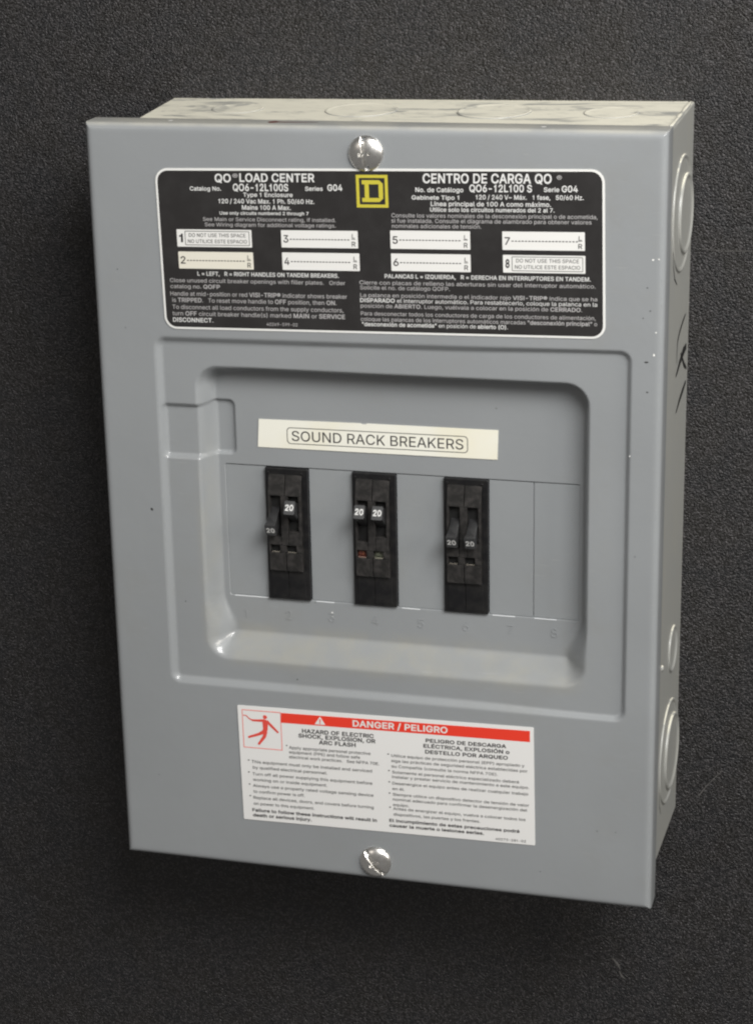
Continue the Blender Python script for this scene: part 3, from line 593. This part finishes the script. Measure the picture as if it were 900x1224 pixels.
knockout(-18.2, -275.0, [(17.0, .0), (16.9, .8), (16.5, 1.1), (15.8, 1.1), (15.4, .5), (13, .45), (0, .45)])
knockout(-21.0, -226.2, disc_prof(10.2, 1.0))
knockout(-47.5, -224.6, [(1.3, 0), (1.2, .5), (.7, .8), (0, .9)], 'rivet', n=16)
# knockouts on the top face (flat, barely raised) - seen edge-on under the dust
def top_ko(cx, cy, r):
    bm = bmesh.new(); n = 48; rows = []
    for rr, h in ((r, -.2), (r-.1, .16), (r-.7, .26), (r-1.3, .05), (r-3, .03), (0, .03)):
        def P(x, y):
            t = -y/51.5; return (x, y, (.6 + 1.3*(x-15)/220)*(1-t) - .7*t + h)
        rows.append([bm.verts.new(P(cx+rr*math.cos(a), cy+rr*math.sin(a))) for a in [2*math.pi*k/n for k in range(n)]] if rr else [bm.verts.new(P(cx, cy))])
    for a, b in zip(rows, rows[1:]):
        for k in range(n):
            k2 = (k+1) % n
            bm.faces.new((a[k], a[k2], b[0]) if len(b) == 1 else (a[k], a[k2], b[k2], b[k]))
    bmesh.ops.recalc_face_normals(bm, faces=bm.faces[:])
    link('knockout', bm, M_BOX, enclosure, True)
for cx, r in ((52, 11), (105, 15), (160, 15), (207, 11)): top_ko(cx, -24, r)

# hand-drawn black marker strokes on the side
bm = bmesh.new()
sf = lambda y, z: (side_x(y, z) + .25, y, z)
ribbon(bm, [(-9.5, -83), (-16, -84.5), (-24, -87), (-29, -90), (-30, -95), (-29.5, -99)], [.7, 1.2, 1.3, 1.0, .8, .5], sf)
ribbon(bm, [(-5.7, -97.5), (-13, -98), (-22, -100.5), (-31, -104)], [2.6, 3.6, 2.6, 1.0], sf)
ribbon(bm, [(-20, -97), (-10, -104.5), (-3.7, -107.5)], [.8, 1.9, 1.0], sf)
ribbon(bm, [(-4.7, -113), (-13, -115), (-21, -117), (-28.5, -120)], [1.5, 2.3, 1.9, .7], sf)
link('marker_stroke', bm, M_PEN, enclosure)
for pts_, w_ in (([(-45.5, -49), (-44, -56), (-40, -62), (-34, -65.5)], [.2, .6, .8, .4]), ([(-47, -282), (-45.5, -289), (-42, -294)], [.2, .5, .3])):
    bm = bmesh.new(); ribbon(bm, pts_, w_, lambda y, z: (side_x(y, z) + .2, y, z))
    link('scuff', bm, M_NICK, enclosure)

# --- cover: stamped sheet built as a relief with real flanges
def ss(t): t = 0.0 if t < 0 else (1.0 if t > 1 else t); return t*t*(3-2*t)
def sdf(x, z, x0, x1, z0, z1, r):
    cx, cz = (x0+x1)/2, (z0+z1)/2
    qx = abs(x-cx) - (x1-x0)/2 + r; qz = abs(z-cz) - (z1-z0)/2 + r
    return math.hypot(max(qx, 0), max(qz, 0)) + min(max(qx, qz), 0) - r
DEEP = 10.0; STEP = 2.0
def relief(x, z):
    d = 0.0
    e = min(x, CW-x, -z, z+CH); R = 3.0
    for t in (x, CW-x, -z, z+CH):
        if t < R: d = max(d, R - math.sqrt(max(0, R*R - (R-t)**2)))
    s = sdf(x, z, 25.0, 223.0, -242.8, -86.2 + (x-120)*.012, 5.0)
    d += STEP * ss(-s / (3.6 - 1.2*ss((x-150)/60)))
    s = sdf(x, z, 41.6, 206.4, -230.8, -99.6, 10.0)
    b = ss((-203 - z) / 16)
    l = ss((70 - x) / 25) * (1-b)
    w = 3.9 + 7.1*b + 2.1*l
    t = -s / w
    t = 0 if t < 0 else (1 if t > 1 else t)
    prof = ss(t)
    d += DEEP * prof
    # latch pocket pressed across the left wall
    s = sdf(x, z, 26.0 + 2*0, 55.6, -141.0, -116.4, 3.0)
    d += 1.9 * ss(-s / (2.4 if x < 46 else 1.5)) * ss((x-25.5)/3)
    # long opening for the breakers, one sheet thickness deep
    s = sdf(x, z, 49.9, 201.2, -204.4, -144.8, .8)
    d += 1.0 * ss(-s / .45)
    # faint sheet waviness
    d += .10 * noise.noise(Vector((x*.018, z*.018, 3.1)))
    return d
def lines(a, b, step, dense):
    out = set(); t = a
    while t < b: out.add(round(t, 3)); t += step
    out.add(b)
    for c, w, s in dense:
        k = c - w
        while k <= c + w:
            if a <= k <= b: out.add(round(k, 3))
            k += s
    o = sorted(out); r = [o[0]]
    for v in o[1:]:
        if v - r[-1] > .11: r.append(v)
    r[-1] = b
    return r
xs = lines(0, CW, 1.0, [(1.1, 1.1, .22), (CW-1.1, 1.1, .22), (49.9, .7, .16), (201.2, .7, .16), (27, 3, .5), (221, 3, .5), (45, 6, .5), (204, 5, .5), (55, 1.8, .35)])
zs = [-v for v in lines(0, CH, 1.0, [(1.1, 1.1, .22), (CH-1.1, 1.1, .22), (144.8, .7, .16), (204.4, .7, .16), (87, 3, .5), (241, 3, .5), (102, 5, .5), (117, 2, .4), (140, 2, .4), (226, 7, .6)])]
nx, nz = len(xs), len(zs)
V = [(x*MM, (-D + relief(x, z))*MM, z*MM) for z in zs for x in xs]
F = [(j*nx+i, (j+1)*nx+i, (j+1)*nx+i+1, j*nx+i+1) for j in range(nz-1) for i in range(nx-1)]
loop = [i for i in range(nx)] + [j*nx + nx-1 for j in range(1, nz)] + [(nz-1)*nx + i for i in range(nx-2, -1, -1)] + [j*nx for j in range(nz-2, 0, -1)]
def addring(f):
    base = len(V)
    for k in loop:
        V.append(f(V[k]))
    return [base + i for i in range(len(loop))]
yb = (-D + FL)*MM
c0 = (CW/2*MM, -CH/2*MM)
r1 = addring(lambda v: (v[0], yb - .3*MM, v[2]))
def inset(v, t, y):
    x, z = v[0], v[2]
    x = min(max(x, t), CW*MM - t); z = max(min(z, -t), -CH*MM + t)
    return (x, y, z)
r2 = addring(lambda v: inset(v, .35*MM, yb)); r3 = addring(lambda v: inset(v, 1.2*MM, yb)); r4 = addring(lambda v: inset(v, 1.2*MM, (-D+3)*MM))
prev = loop; n = len(loop)
for r in (r1, r2, r3, r4):
    for i in range(n):
        j = (i+1) % n; F.append((prev[i], prev[j], r[j], r[i]))
    prev = r
me = bpy.data.meshes.new('cover'); me.from_pydata(V, [], F); me.update()
cover = link('cover', me, M_PAINT, panel, True)
bmx = bmesh.new(); bmx.from_mesh(me); bmesh.ops.recalc_face_normals(bmx, faces=bmx.faces[:]); bmx.to_mesh(me); bmx.free(); me.set_sharp_from_angle(angle=math.radians(48))
FLOOR = -D + STEP + DEEP            # pan floor (y)
BAND = FLOOR + 1.0

# twist-out filler plates left in the opening
for x0, x1 in ((50.15, 67.9), (86.7, 105.8), (124.6, 144.8), (163.6, 181.9), (182.3, 201.0)):
    bm = bmesh.new(); bx(bm, x0, x1, BAND-.55, BAND+.6, -204.0, -145.3, .18)
    link('filler_plate', bm, M_BAND, panel)
# pale strips along the bottom of the opening: chipped paint with painted-in gloss
bm = bmesh.new()
for x0, x1 in ((52, 67.2), (88.5, 96.5), (126, 134.0), (165, 174.5), (182.6, 192)):
    bx(bm, x0, x1, FLOOR-.12, FLOOR+.35, -204.62, -204.28, .08)
tag(link('chipped_edge_glint', bm, plain('edge_glint_pale', (.72, .74, .76), .3), cover), kind='stuff')
# embossed position numbers below the opening
for k, (x, z) in enumerate(((56.6, -214.2), (76.0, -213.8), (95.2, -213.3), (114.4, -213.0), (134.2, -212.7), (153.6, -212.5), (172.6, -212.3), (191.0, -212.2))):
    bm = bmesh.new()
    V2, F2 = text_geo(str(k+1), .01)
    lo = min(v[0] for v in V2); hi = max(v[0] for v in V2); cap = 4.0
    top = [bm.verts.new((x + (a-(lo+hi)/2)*cap, FLOOR-.19-l*.01, z + c*cap)) for a, c, l in V2]
    for f in F2:
        try: bm.faces.new([top[i] for i in f])
        except ValueError: pass
    ex = bmesh.ops.extrude_face_region(bm, geom=bm.faces[:])
    bmesh.ops.translate(bm, verts=[g for g in ex['geom'] if isinstance(g, bmesh.types.BMVert)], vec=(0, .5, 0))
    bmesh.ops.recalc_face_normals(bm, faces=bm.faces[:])
    link('embossed_number', bm, M_PAINT, cover)
# paint chips and nicks
bm = bmesh.new()
def spot(bm, x, z, a, b, rot, mi, y=None):
    y = -D + relief(x, z) - .07 if y is None else y
    n = 9; vs = []
    for k in range(n):
        t = 2*math.pi*k/n; r = 1 + random.uniform(-.25, .25)
        p, q = a*r*math.cos(t), b*r*math.sin(t)
        vs.append(bm.verts.new((x + p*math.cos(rot)-q*math.sin(rot), y, z + p*math.sin(rot)+q*math.cos(rot))))
    f = bm.faces.new(vs[::-1]); f.material_index = mi
for x, z, a, b, r, mi in ((230.2, -49, .5, .35, .3, 0), (232.4, -48.7, .35, .3, 0, 0), (231.9, -77.5, .35, .3, 0, 0), (231.3, -86.5, .35, .6, 0, 0), (229.5, -69, .3, .22, 0, 1),
        (228.2, -60, .3, .2, 0, 1), (228.5, -89.4, .8, .35, .1, 1), (229.0, -101.5, .4, .3, 0, 1), (226.8, -72, .25, .2, 0, 1), (222.6, -128, .3, .3, 0, 0),
        (20.5, -163.5, .5, .6, .5, 1), (33, -205, .3, .3, 0, 1), (95.5, -209.0, .4, .3, 0, 0), (95.4, -210.8, .35, .25, 0, 0), (82, -237, .3, .4, 0, 1), (11, -60, .25, .25, 0, 1), (188, -315, .25, .2, 0, 1)):
    spot(bm, x, z, a, b, r, mi)
tag(link('paint_chip', bm, [M_CHIP, M_NICK], cover), kind='stuff')
# rust scratch and chips on the upper flange
bm = bmesh.new()
tf = lambda a, b: (a, b, .06)
ribbon(bm, [(75.5, -57.5), (77, -57.8), (78.5, -57.4), (80, -57.5), (90, -57.2), (96, -56.6)], [1, 4.2, 4.4, 1.6, 1.0, .5], tf, 0)
link('rust_scratch', bm, M_RUST, cover)
for cx, cy in ((34.5, -57.8), (186.5, -59)):
    bm = bmesh.new(); vs = [bm.verts.new((cx + 1.1*math.cos(t), cy + 1.2*math.sin(t), .06)) for t in [k*math.pi/4 for k in range(8)]]
    bm.faces.new(vs)
    link('white_chip', bm, M_CHIP, cover)

# --- slotted combination screws
def screw(cx, cz, ang):
    bm = bmesh.new(); R = 7.2; H = 3.0; nr, na = 46, 128
    rows = []
    ca, sa = math.cos(ang), math.sin(ang)
    for i in range(nr+1):
        r = R*i/nr; row = []
        for k in range(na if i else 1):
            a = 2*math.pi*k/na; x, z = r*math.cos(a), r*math.sin(a)
            h = H*math.sqrt(max(0, 1-(r/R)**2.0))**1.0 if r < R else 0
            h = H*(1-(r/R)**2.1)**.56 if r < R else 0
            u, v = x*ca + z*sa, -x*sa + z*ca
            g = ss((1.0-abs(v))/.2) * ss((6.7-abs(u))/.5)                # slot
            g2 = ss((.62-abs(u))/.22) * ss((2.5-abs(v))/.4)               # short cross slot
            h -= 2.2*max(g, g2*.9)
            row.append(bm.verts.new((cx+x, -D - h - .05, cz+z)))
        rows.append(row)
    for a, b in zip(rows, rows[1:]):
        for k in range(na):
            k2 = (k+1) % na
            bm.faces.new((a[0], b[k], b[k2]) if len(a) == 1 else (a[k], b[k], b[k2], a[k2]))
    last = rows[-1]; back = [bm.verts.new((v.co.x, -D+.4, v.co.z)) for v in last]
    for k in range(na): bm.faces.new((last[k], back[k], back[(k+1) % na], last[(k+1) % na]))
    bmesh.ops.recalc_face_normals(bm, faces=bm.faces[:])
    o = link('screw', bm, M_ZINC, panel, True); return o
screw(117.6, -10.4, math.radians(97)); screw(115.6, -319.0, math.radians(-52))

# --- rating label (black, white border)
LT = .0185
lc = (121, -49.5)
def sheet(name, pts, y0, y1, m, parent):
    bm = bmesh.new(); prism(bm, pts, y0, y1); return link(name, bm, m, parent)
YL = -D - .30
rating = sheet('rating_label', tilt(rrect(30.2, 211.8, -82.5, -16.3, 5.2, 8), LT, lc), YL, -D+.4, M_WHITE, panel)
rating['label'] = 'black rating label with white rim and English and Spanish text'
sheet('black_field', tilt(rrect(31.1, 210.9, -81.6, -17.2, 4.4, 8), LT, lc), YL-.06, YL+.05, M_LABELK, rating)
YP = YL - .12
def line_obj(row, m, parent, ang, bold, reg):
    t, x0, x1, z, cap = row
    bm = bmesh.new(); text_on(bm, t, x0, x1, z, cap, ang, YP, bold, reg)
    return link('text_line', bm, m, parent)
for row in RATING:
    big = row[4] > 2.2
    line_obj(row, M_PRINTW if (big or row[0].startswith('*')) else M_PRINTG, rating, LT, .038 if big else .03, .004)
# write-in fields
FIELDS = [(37.8, 69.6, -42.3, -49.4, '1'), (38.1, 69.95, -51.4, -58.4, '2'), (82.0, 113.7, -41.4, -48.4, '3'), (82.15, 114.2, -50.4, -57.5, '4'),
          (126.95, 159.0, -40.2, -47.5, '5'), (127.15, 159.15, -49.4, -56.4, '6'), (171.75, 203.95, -39.3, -46.55, '7'), (172.0, 204.25, -48.5, -55.5, '8')]
M_FIELD = plain('field_paper', (.74, .735, .715), .5); M_FIELD2 = plain('field_paper_yellowed', (.72, .69, .60), .5)
for x0, x1, zt, zb, num in FIELDS:
    c = ((x0+x1)/2, (zt+zb)/2)
    f = sheet('entry_field', tilt(rrect(x0, x1, zb, zt, .25, 2), LT, c), YL-.12, YL+.05, M_FIELD2 if num == '2' else M_FIELD, rating)
    bm = bmesh.new(); y = YL-.19
    def T(x, z): return tilt([(x, z)], LT, c)[0]
    if num in '18':
        text_on(bm, '*'+num, x0+1.0, x0+2.6, T(x0+1.8, zb+2.0)[1], 3.2, LT, y, .05)
        for a in (3.6, x1-x0-1.0):
            ribbon(bm, [T(x0+a, zb+.8), T(x0+a, zt-.7)], .22, lambda p, q: (p, y, q))
        for q in (zb+.8, zt-.7):
            ribbon(bm, [T(x0+3.6, q), T(x1-1.0, q)], .22, lambda p, q: (p, y, q))
        for s, za, w in (('DO NOT USE THIS SPACE', zb+4.1, 1.3), ('NO UTILICE ESTE ESPACIO', zb+1.6, .8)):
            text_on(bm, '*'+s, x0+3.9+w, x1-1.2-w, T((x0+x1)/2+1.5, za)[1], 1.45, LT, y, .005)
    else:
        text_on(bm, '*'+num, x0+.9, x0+3.0, T(x0+1.8, zb+2.1)[1], 2.9, LT, y, .02)
        x = x0+3.6
        while x < x1-3.4:
            ribbon(bm, [T(x, (zt+zb)/2-.1), T(x+.85, (zt+zb)/2-.1)], .38, lambda p, q: (p, y, q)); x += 1.32
        text_on(bm, '*L', x1-2.4, x1-1.2, T(x1-1.8, zb+4.1)[1], 1.7, LT, y, .0)
        ribbon(bm, [T(x1-2.6, (zt+zb)/2+.2), T(x1-1.0, (zt+zb)/2+.2)], .25, lambda p, q: (p, y, q))
        text_on(bm, '*R', x1-2.5, x1-1.0, T(x1-1.8, zb+.8)[1], 1.9, LT, y, .015)
    me2 = link('field_print', bm, M_PRINTK, rating)
# maker's square D mark in yellow
bm = bmesh.new(); c = (119.9, -25.1)
def sq(x0, x1, z0, z1): return tilt([(x0, z0), (x1, z0), (x1, z1), (x0, z1)], LT, c)
ring(bm, sq(113.5, 126.3, -31.6, -18.7), sq(114.7, 125.1, -30.4, -19.9), YP, YL)
dz0, dz1 = -29.4, -20.8
o = [(115.8, dz1), (122.6, dz1), (124.2, dz1-1.3), (124.2, dz0+1.3), (122.6, dz0), (115.8, dz0), (115.8, dz0+1.5), (116.9, dz0+1.5), (116.9, dz1-1.5), (115.8, dz1-1.5)]
i = [(118.6, dz1-1.6), (121.6, dz1-1.6), (122.6, dz1-2.2), (122.6, dz0+2.2), (121.6, dz0+1.6), (118.6, dz0+1.6)]
# build the letter D from quads
for a in (((115.8, dz1), (122.8, dz1), (122.8, dz1-1.6), (115.8, dz1-1.6)), ((115.8, dz0), (122.8, dz0), (122.8, dz0+1.6), (115.8, dz0+1.6)),
          ((116.9, dz1-1.6), (118.6, dz1-1.6), (118.6, dz0+1.6), (116.9, dz0+1.6)),
          ((122.8, dz1), (124.3, dz1-1.4), (124.3, dz0+1.4), (122.8, dz0), (122.8, dz0+1.6), (122.55, dz0+2.0), (122.55, dz1-2.0), (122.8, dz1-1.6))):
    prism(bm, tilt(list(a), LT, c), YP - (.01 if len(a) > 4 else 0), YL)
link('maker_emblem', bm, M_YEL, rating)

# --- warning label
WT = .0165
wc = (120.4, -276.7)
warn = sheet('warning_label', tilt(rrect(55.6, 185.3, -303.9, -249.5, .4, 2), WT, wc), YL, -D+.4, M_WARN, panel)
warn['label'] = 'white and red danger sticker with English and Spanish text'
for row in WARN:
    line_obj(row, M_PRINTK, warn, .0205, .04, .004)
bm = bmesh.new()
prism(bm, [(74.9, -252.3), (183.3, -250.05), (183.35, -255.1), (74.8, -256.9)], YL-.05, YL+.05)
link('red_bar', bm, M_RED, warn)
bm = bmesh.new(); text_on(bm, '*DANGER / PELIGRO', 106.8, 148.2, -254.95, 2.75, .02, YL-.11, .045)
link('bar_text', bm, M_WHITE, warn)
bm = bmesh.new(); prism(bm, [(89.9, -256.1), (94.6, -256.0), (92.3, -252.3)], YL-.10, YL)
link('alert_triangle', bm, M_WHITE, warn)
bm = bmesh.new(); text_on(bm, '*!', 92.0, 92.6, -255.7, 2.1, 0, YL-.15, .03)
link('alert_mark', bm, M_RED, warn)
bm = bmesh.new(); pic = [(57.15, -252.3), (74.75, -252.1), (74.95, -270.0), (57.35, -270.2)]
cx, cz = 66.05, -261.15
ring(bm, pic, [(cx+(x-cx)*.972, cz+(z-cz)*.972) for x, z in pic], YL-.06, YL)
link('pictogram_frame', bm, M_RED, warn)
bm = bmesh.new(); pf = lambda a, b: (a, YL-.06 - pf.k, b); pf.k = 0
prism(bm, [(67.55 + .95*math.cos(t), -255.0 + .95*math.sin(t)) for t in [k*math.pi/6 for k in range(12)]], YL-.06, YL)
for pts, w in (([(57.6, -255.0), (59.0, -255.0), (60.2, -256.2), (61.9, -257.1)], [.4, .45, .5, .6]), ([(61.6, -257.0), (64.5, -256.9), (67.4, -256.6)], [.9, 1.1, 1.3]),
               ([(67.2, -256.3), (67.6, -258.4), (67.6, -260.6), (67.0, -262.4)], [2.0, 2.4, 2.1, 2.0]), ([(68.3, -256.7), (70.4, -258.9), (73.4, -261.8)], [1.2, 1.2, .8]),
               ([(67.4, -261.6), (64.5, -263.3), (59.6, -265.2)], [1.8, 1.3, .9]), ([(67.5, -261.7), (67.0, -264.2), (64.2, -268.2)], [2.0, 1.5, 1.0])):
    pf.k += .012; ribbon(bm, pts, w, pf)
link('shock_figure', bm, M_PIC, warn)

# --- label-maker tape on the pan floor
tp = [(65.0, -136.7), (167.2, -136.3), (167.6, -123.8), (112.5, -124.0), (112.0, -124.35), (110.4, -124.4), (109.8, -124.05), (65.8, -124.5)]
bm = bmesh.new(); prism(bm, tp, FLOOR-.35, FLOOR+.2)
tape = link('name_tape', bm, M_TAPE, panel); tape['label'] = 'cream tape strip printed SOUND RACK BREAKERS'
bm = bmesh.new(); tc_ = (116.4, -130.8)
ring(bm, tilt(rrect(77.9, 155.0, -134.4, -127.2, 1.6, 6), .005, tc_), tilt(rrect(78.2, 154.7, -134.1, -127.5, 1.35, 6), .005, tc_), FLOOR-.40, FLOOR-.33)
link('printed_frame', bm, M_INK, tape)
bm = bmesh.new(); text_on(bm, 'SOUND RACK BREAKERS', 80.0, 153.1, -132.95, 4.3, .006, FLOOR-.40, 0, .006)
link('tape_text', bm, M_INK, tape)

# ------------------------------------------------------------------ tandem breakers
BF = FLOOR            # reference plane of a breaker's front (y), protrusion p is towards the viewer
def breaker_parts():
    parts = []
    bm = bmesh.new()                                                      # body shell
    bx(bm, 0, 18.6, BF-1.6, BF+8, -58.7, 0, .35)
    for x in (1.6, 16.2):                                                 # small shiny moulding pips at the top
        bx(bm, x-.45, x+.45, BF-2.5, BF-1.2, -2.3, -1.3, .25)
    parts.append(('body', bm, M_BODY))
    bm = bmesh.new()                                                      # stepped face plate
    def slab(x0, x1, z0, z1, pa, pb, mi=0):                               # front slopes from protrusion pa at top (z1) to pb at z0
        vs = [(x0, -1.0, z1), (x1, -1.0, z1), (x1, -1.0, z0), (x0, -1.0, z0), (x0, pa, z1), (x1, pa, z1), (x1, pb, z0), (x0, pb, z0)]
        v = [bm.verts.new((a, BF - p, z)) for a, p, z in vs]
        fs = [bm.faces.new([v[i] for i in q]) for q in ((0,1,2,3), (7,6,5,4), (0,4,5,1), (1,5,6,2), (2,6,7,3), (3,7,4,0))]
        es = list({e for f in fs[1:2] for e in f.edges})
        r = bmesh.ops.bevel(bm, geom=es, offset=.22, segments=1, affect='EDGES')
    slab(1.7, 8.8, -11.4, -2.6, 2.2, 4.2); slab(9.05, 16.1, -11.4, -2.6, 2.2, 4.2)
    slab(1.7, 2.7, -31, -11.45, 4.2, 4.4); slab(7.2, 10.4, -33.2, -11.45, 4.2, 4.6); slab(14.9, 16.1, -31, -11.45, 4.2, 4.4)
    slab(1.7, 7.15, -33.2, -29.5, 4.3, 4.5); slab(10.45, 16.1, -33.2, -27.0, 4.3, 4.5)
    slab(1.7, 2.3, -36.6, -33.2, 4.4, 4.3); slab(6.4, 9.4, -36.6, -33.25, 4.4, 4.3); slab(13.6, 16.1, -36.6, -33.25, 4.4, 4.3)
    slab(1.7, 8.85, -45.0, -36.7, 4.2, 3.8); slab(9.1, 16.1, -45.0, -36.7, 4.2, 3.8)
    bmesh.ops.recalc_face_normals(bm, faces=bm.faces[:])
    parts.append(('face_plate', bm, M_FACE))
    bm = bmesh.new()
    slab(1.7, 8.9, -57.4, -45.3, 2.0, 1.9); slab(9.15, 16.6, -57.4, -45.3, 2.0, 1.9)
    bmesh.ops.recalc_face_normals(bm, faces=bm.faces[:])
    parts.append(('lower_plate', bm, M_BODY))
    return parts
def slots():
    bm = bmesh.new()
    for x0, x1, z0, z1 in ((2.7, 7.2, -29.4, -11.5), (10.4, 14.9, -26.9, -11.5)):
        bx(bm, x0, x1, BF-1.75, BF-1.0, z0, z1)
    return bm
def handle_mesh(up, dx, big):
    """toggle from a hub in the slot to a square tip with 20 on it"""
    bm = bmesh.new()
    zp = -20.2; zt = -14.6 if up else -25.2
    root = Vector((0, BF+1.5, zp)); tip = Vector((dx*0, BF-9.3, zt))
    d = (tip-root).normalized(); side = Vector((1, 0, 0)); upv = side.cross(d).normalized()
    if upv.z < 0: upv = -upv
    secs = [(0, 2.1, 4.6), (.45, 2.05, 3.4), (.72, 2.1, 2.7), (.93, 2.35, 2.95), (1.0, 2.3, 2.9)]
    rings = []
    for t, hx, hz in secs:
        c = root.lerp(tip, t); r = .5
        pts = rrect(-hx, hx, -hz, hz, r, 2)
        rings.append([bm.verts.new(c + side*a + upv*b) for a, b in pts])
    n = len(rings[0])
    for a, b in zip(rings, rings[1:]):
        for k in range(n): bm.faces.new((a[k], a[(k+1) % n], b[(k+1) % n], b[k]))
    bm.faces.new(rings[0]); bm.faces.new(rings[-1]).material_index = 2
    bmesh.ops.recalc_face_normals(bm, faces=bm.faces[:])
    text_on(bm, '*20', -1.75, 1.8, -1.15, 2.4, 0, 0, .05, mi=1, f=lambda a, b: tuple(tip + d*.06 + side*a + upv*b))
    return bm
H_UP = [handle_mesh(True, 0, 1)]; H_DN = [handle_mesh(False, 0, 1)]
def handle_me(bm, name):
    me = bpy.data.meshes.new(name); bmesh.ops.scale(bm, vec=(MM,)*3, verts=bm.verts); bm.to_mesh(me); bm.free()
    me.materials.append(M_HANDLE); me.materials.append(M_PRINTW); me.materials.append(M_TIP); return me
ME_UP = handle_me(H_UP[0], 'handle'); ME_DN = handle_me(H_DN[0], 'handle')
proto = breaker_parts(); first = None
BREAKERS = [((68.0, -145.2), (0, 1), 'breaker with its left handle down and its right handle up', 0),
            ((105.9, -145.0), (1, 1), 'breaker with both handles up and an orange window', 1),
            ((144.9, -145.0), (0, 0), 'breaker with both handles down', 2)]
base_meshes = []
for bi, ((bx0, bz0), st, lab, wk) in enumerate(BREAKERS):
    if bi == 0:
        body = None
        for nm, bmm, m in proto:
            o = link('circuit_breaker' if nm == 'body' else nm, bmm, m, None)
            base_meshes.append((nm, o.data)); 
            if nm == 'body': body = o
            else: o.parent = body
        o = link('handle_slot', slots(), M_SLOT, body); base_meshes.append(('handle_slot', o.data))
    else:
        body = bpy.data.objects.new('circuit_breaker', base_meshes[0][1]); COL.objects.link(body)
        for nm, me_ in base_meshes[1:]:
            o = bpy.data.objects.new(nm, me_); COL.objects.link(o); o.parent = body
    body.parent = panel; body.location = (bx0*MM, 0, bz0*MM); body['label'] = lab
    for k, hx in enumerate((4.95, 12.65)):
        h = bpy.data.objects.new('handle', ME_UP if st[k] else ME_DN); COL.objects.link(h); h.parent = body
        h.location = ((hx - (.8 if bi == 0 and k == 0 else 0))*MM, 0, 0)
        if bi == 0 and k == 0: h['label'] = 'handle thrown down'
    # trip windows
    cols = {0: ((M_SLOT, M_IVORY), (M_SLOT, M_IVORY)), 1: ((M_RED_I, M_IVORY), (M_GR_I, M_IVORY)), 2: ((M_SLOT, M_IVORY), (M_SLOT, M_IVORY))}[wk]
    for (x0, x1), (ma, mb) in zip(((2.3, 6.4), (9.4, 13.6)), cols):
        bm = bmesh.new()
        bx(bm, x0, x1, BF-2.4, BF-1.2, -36.7, -33.2, 0, 0)
        bx(bm, x0+.5, x1-.4, BF-3.9, BF-2.0, -36.65, -36.25, .08, 1)
        if wk == 1:
            bx(bm, x0+.6, x0+2.6, BF-3.0, BF-2.0, -35.7, -34.0, .2, 2)
        link('trip_window', bm, [ma, mb, M_OR_I if ma is M_RED_I else M_GR_I], body)
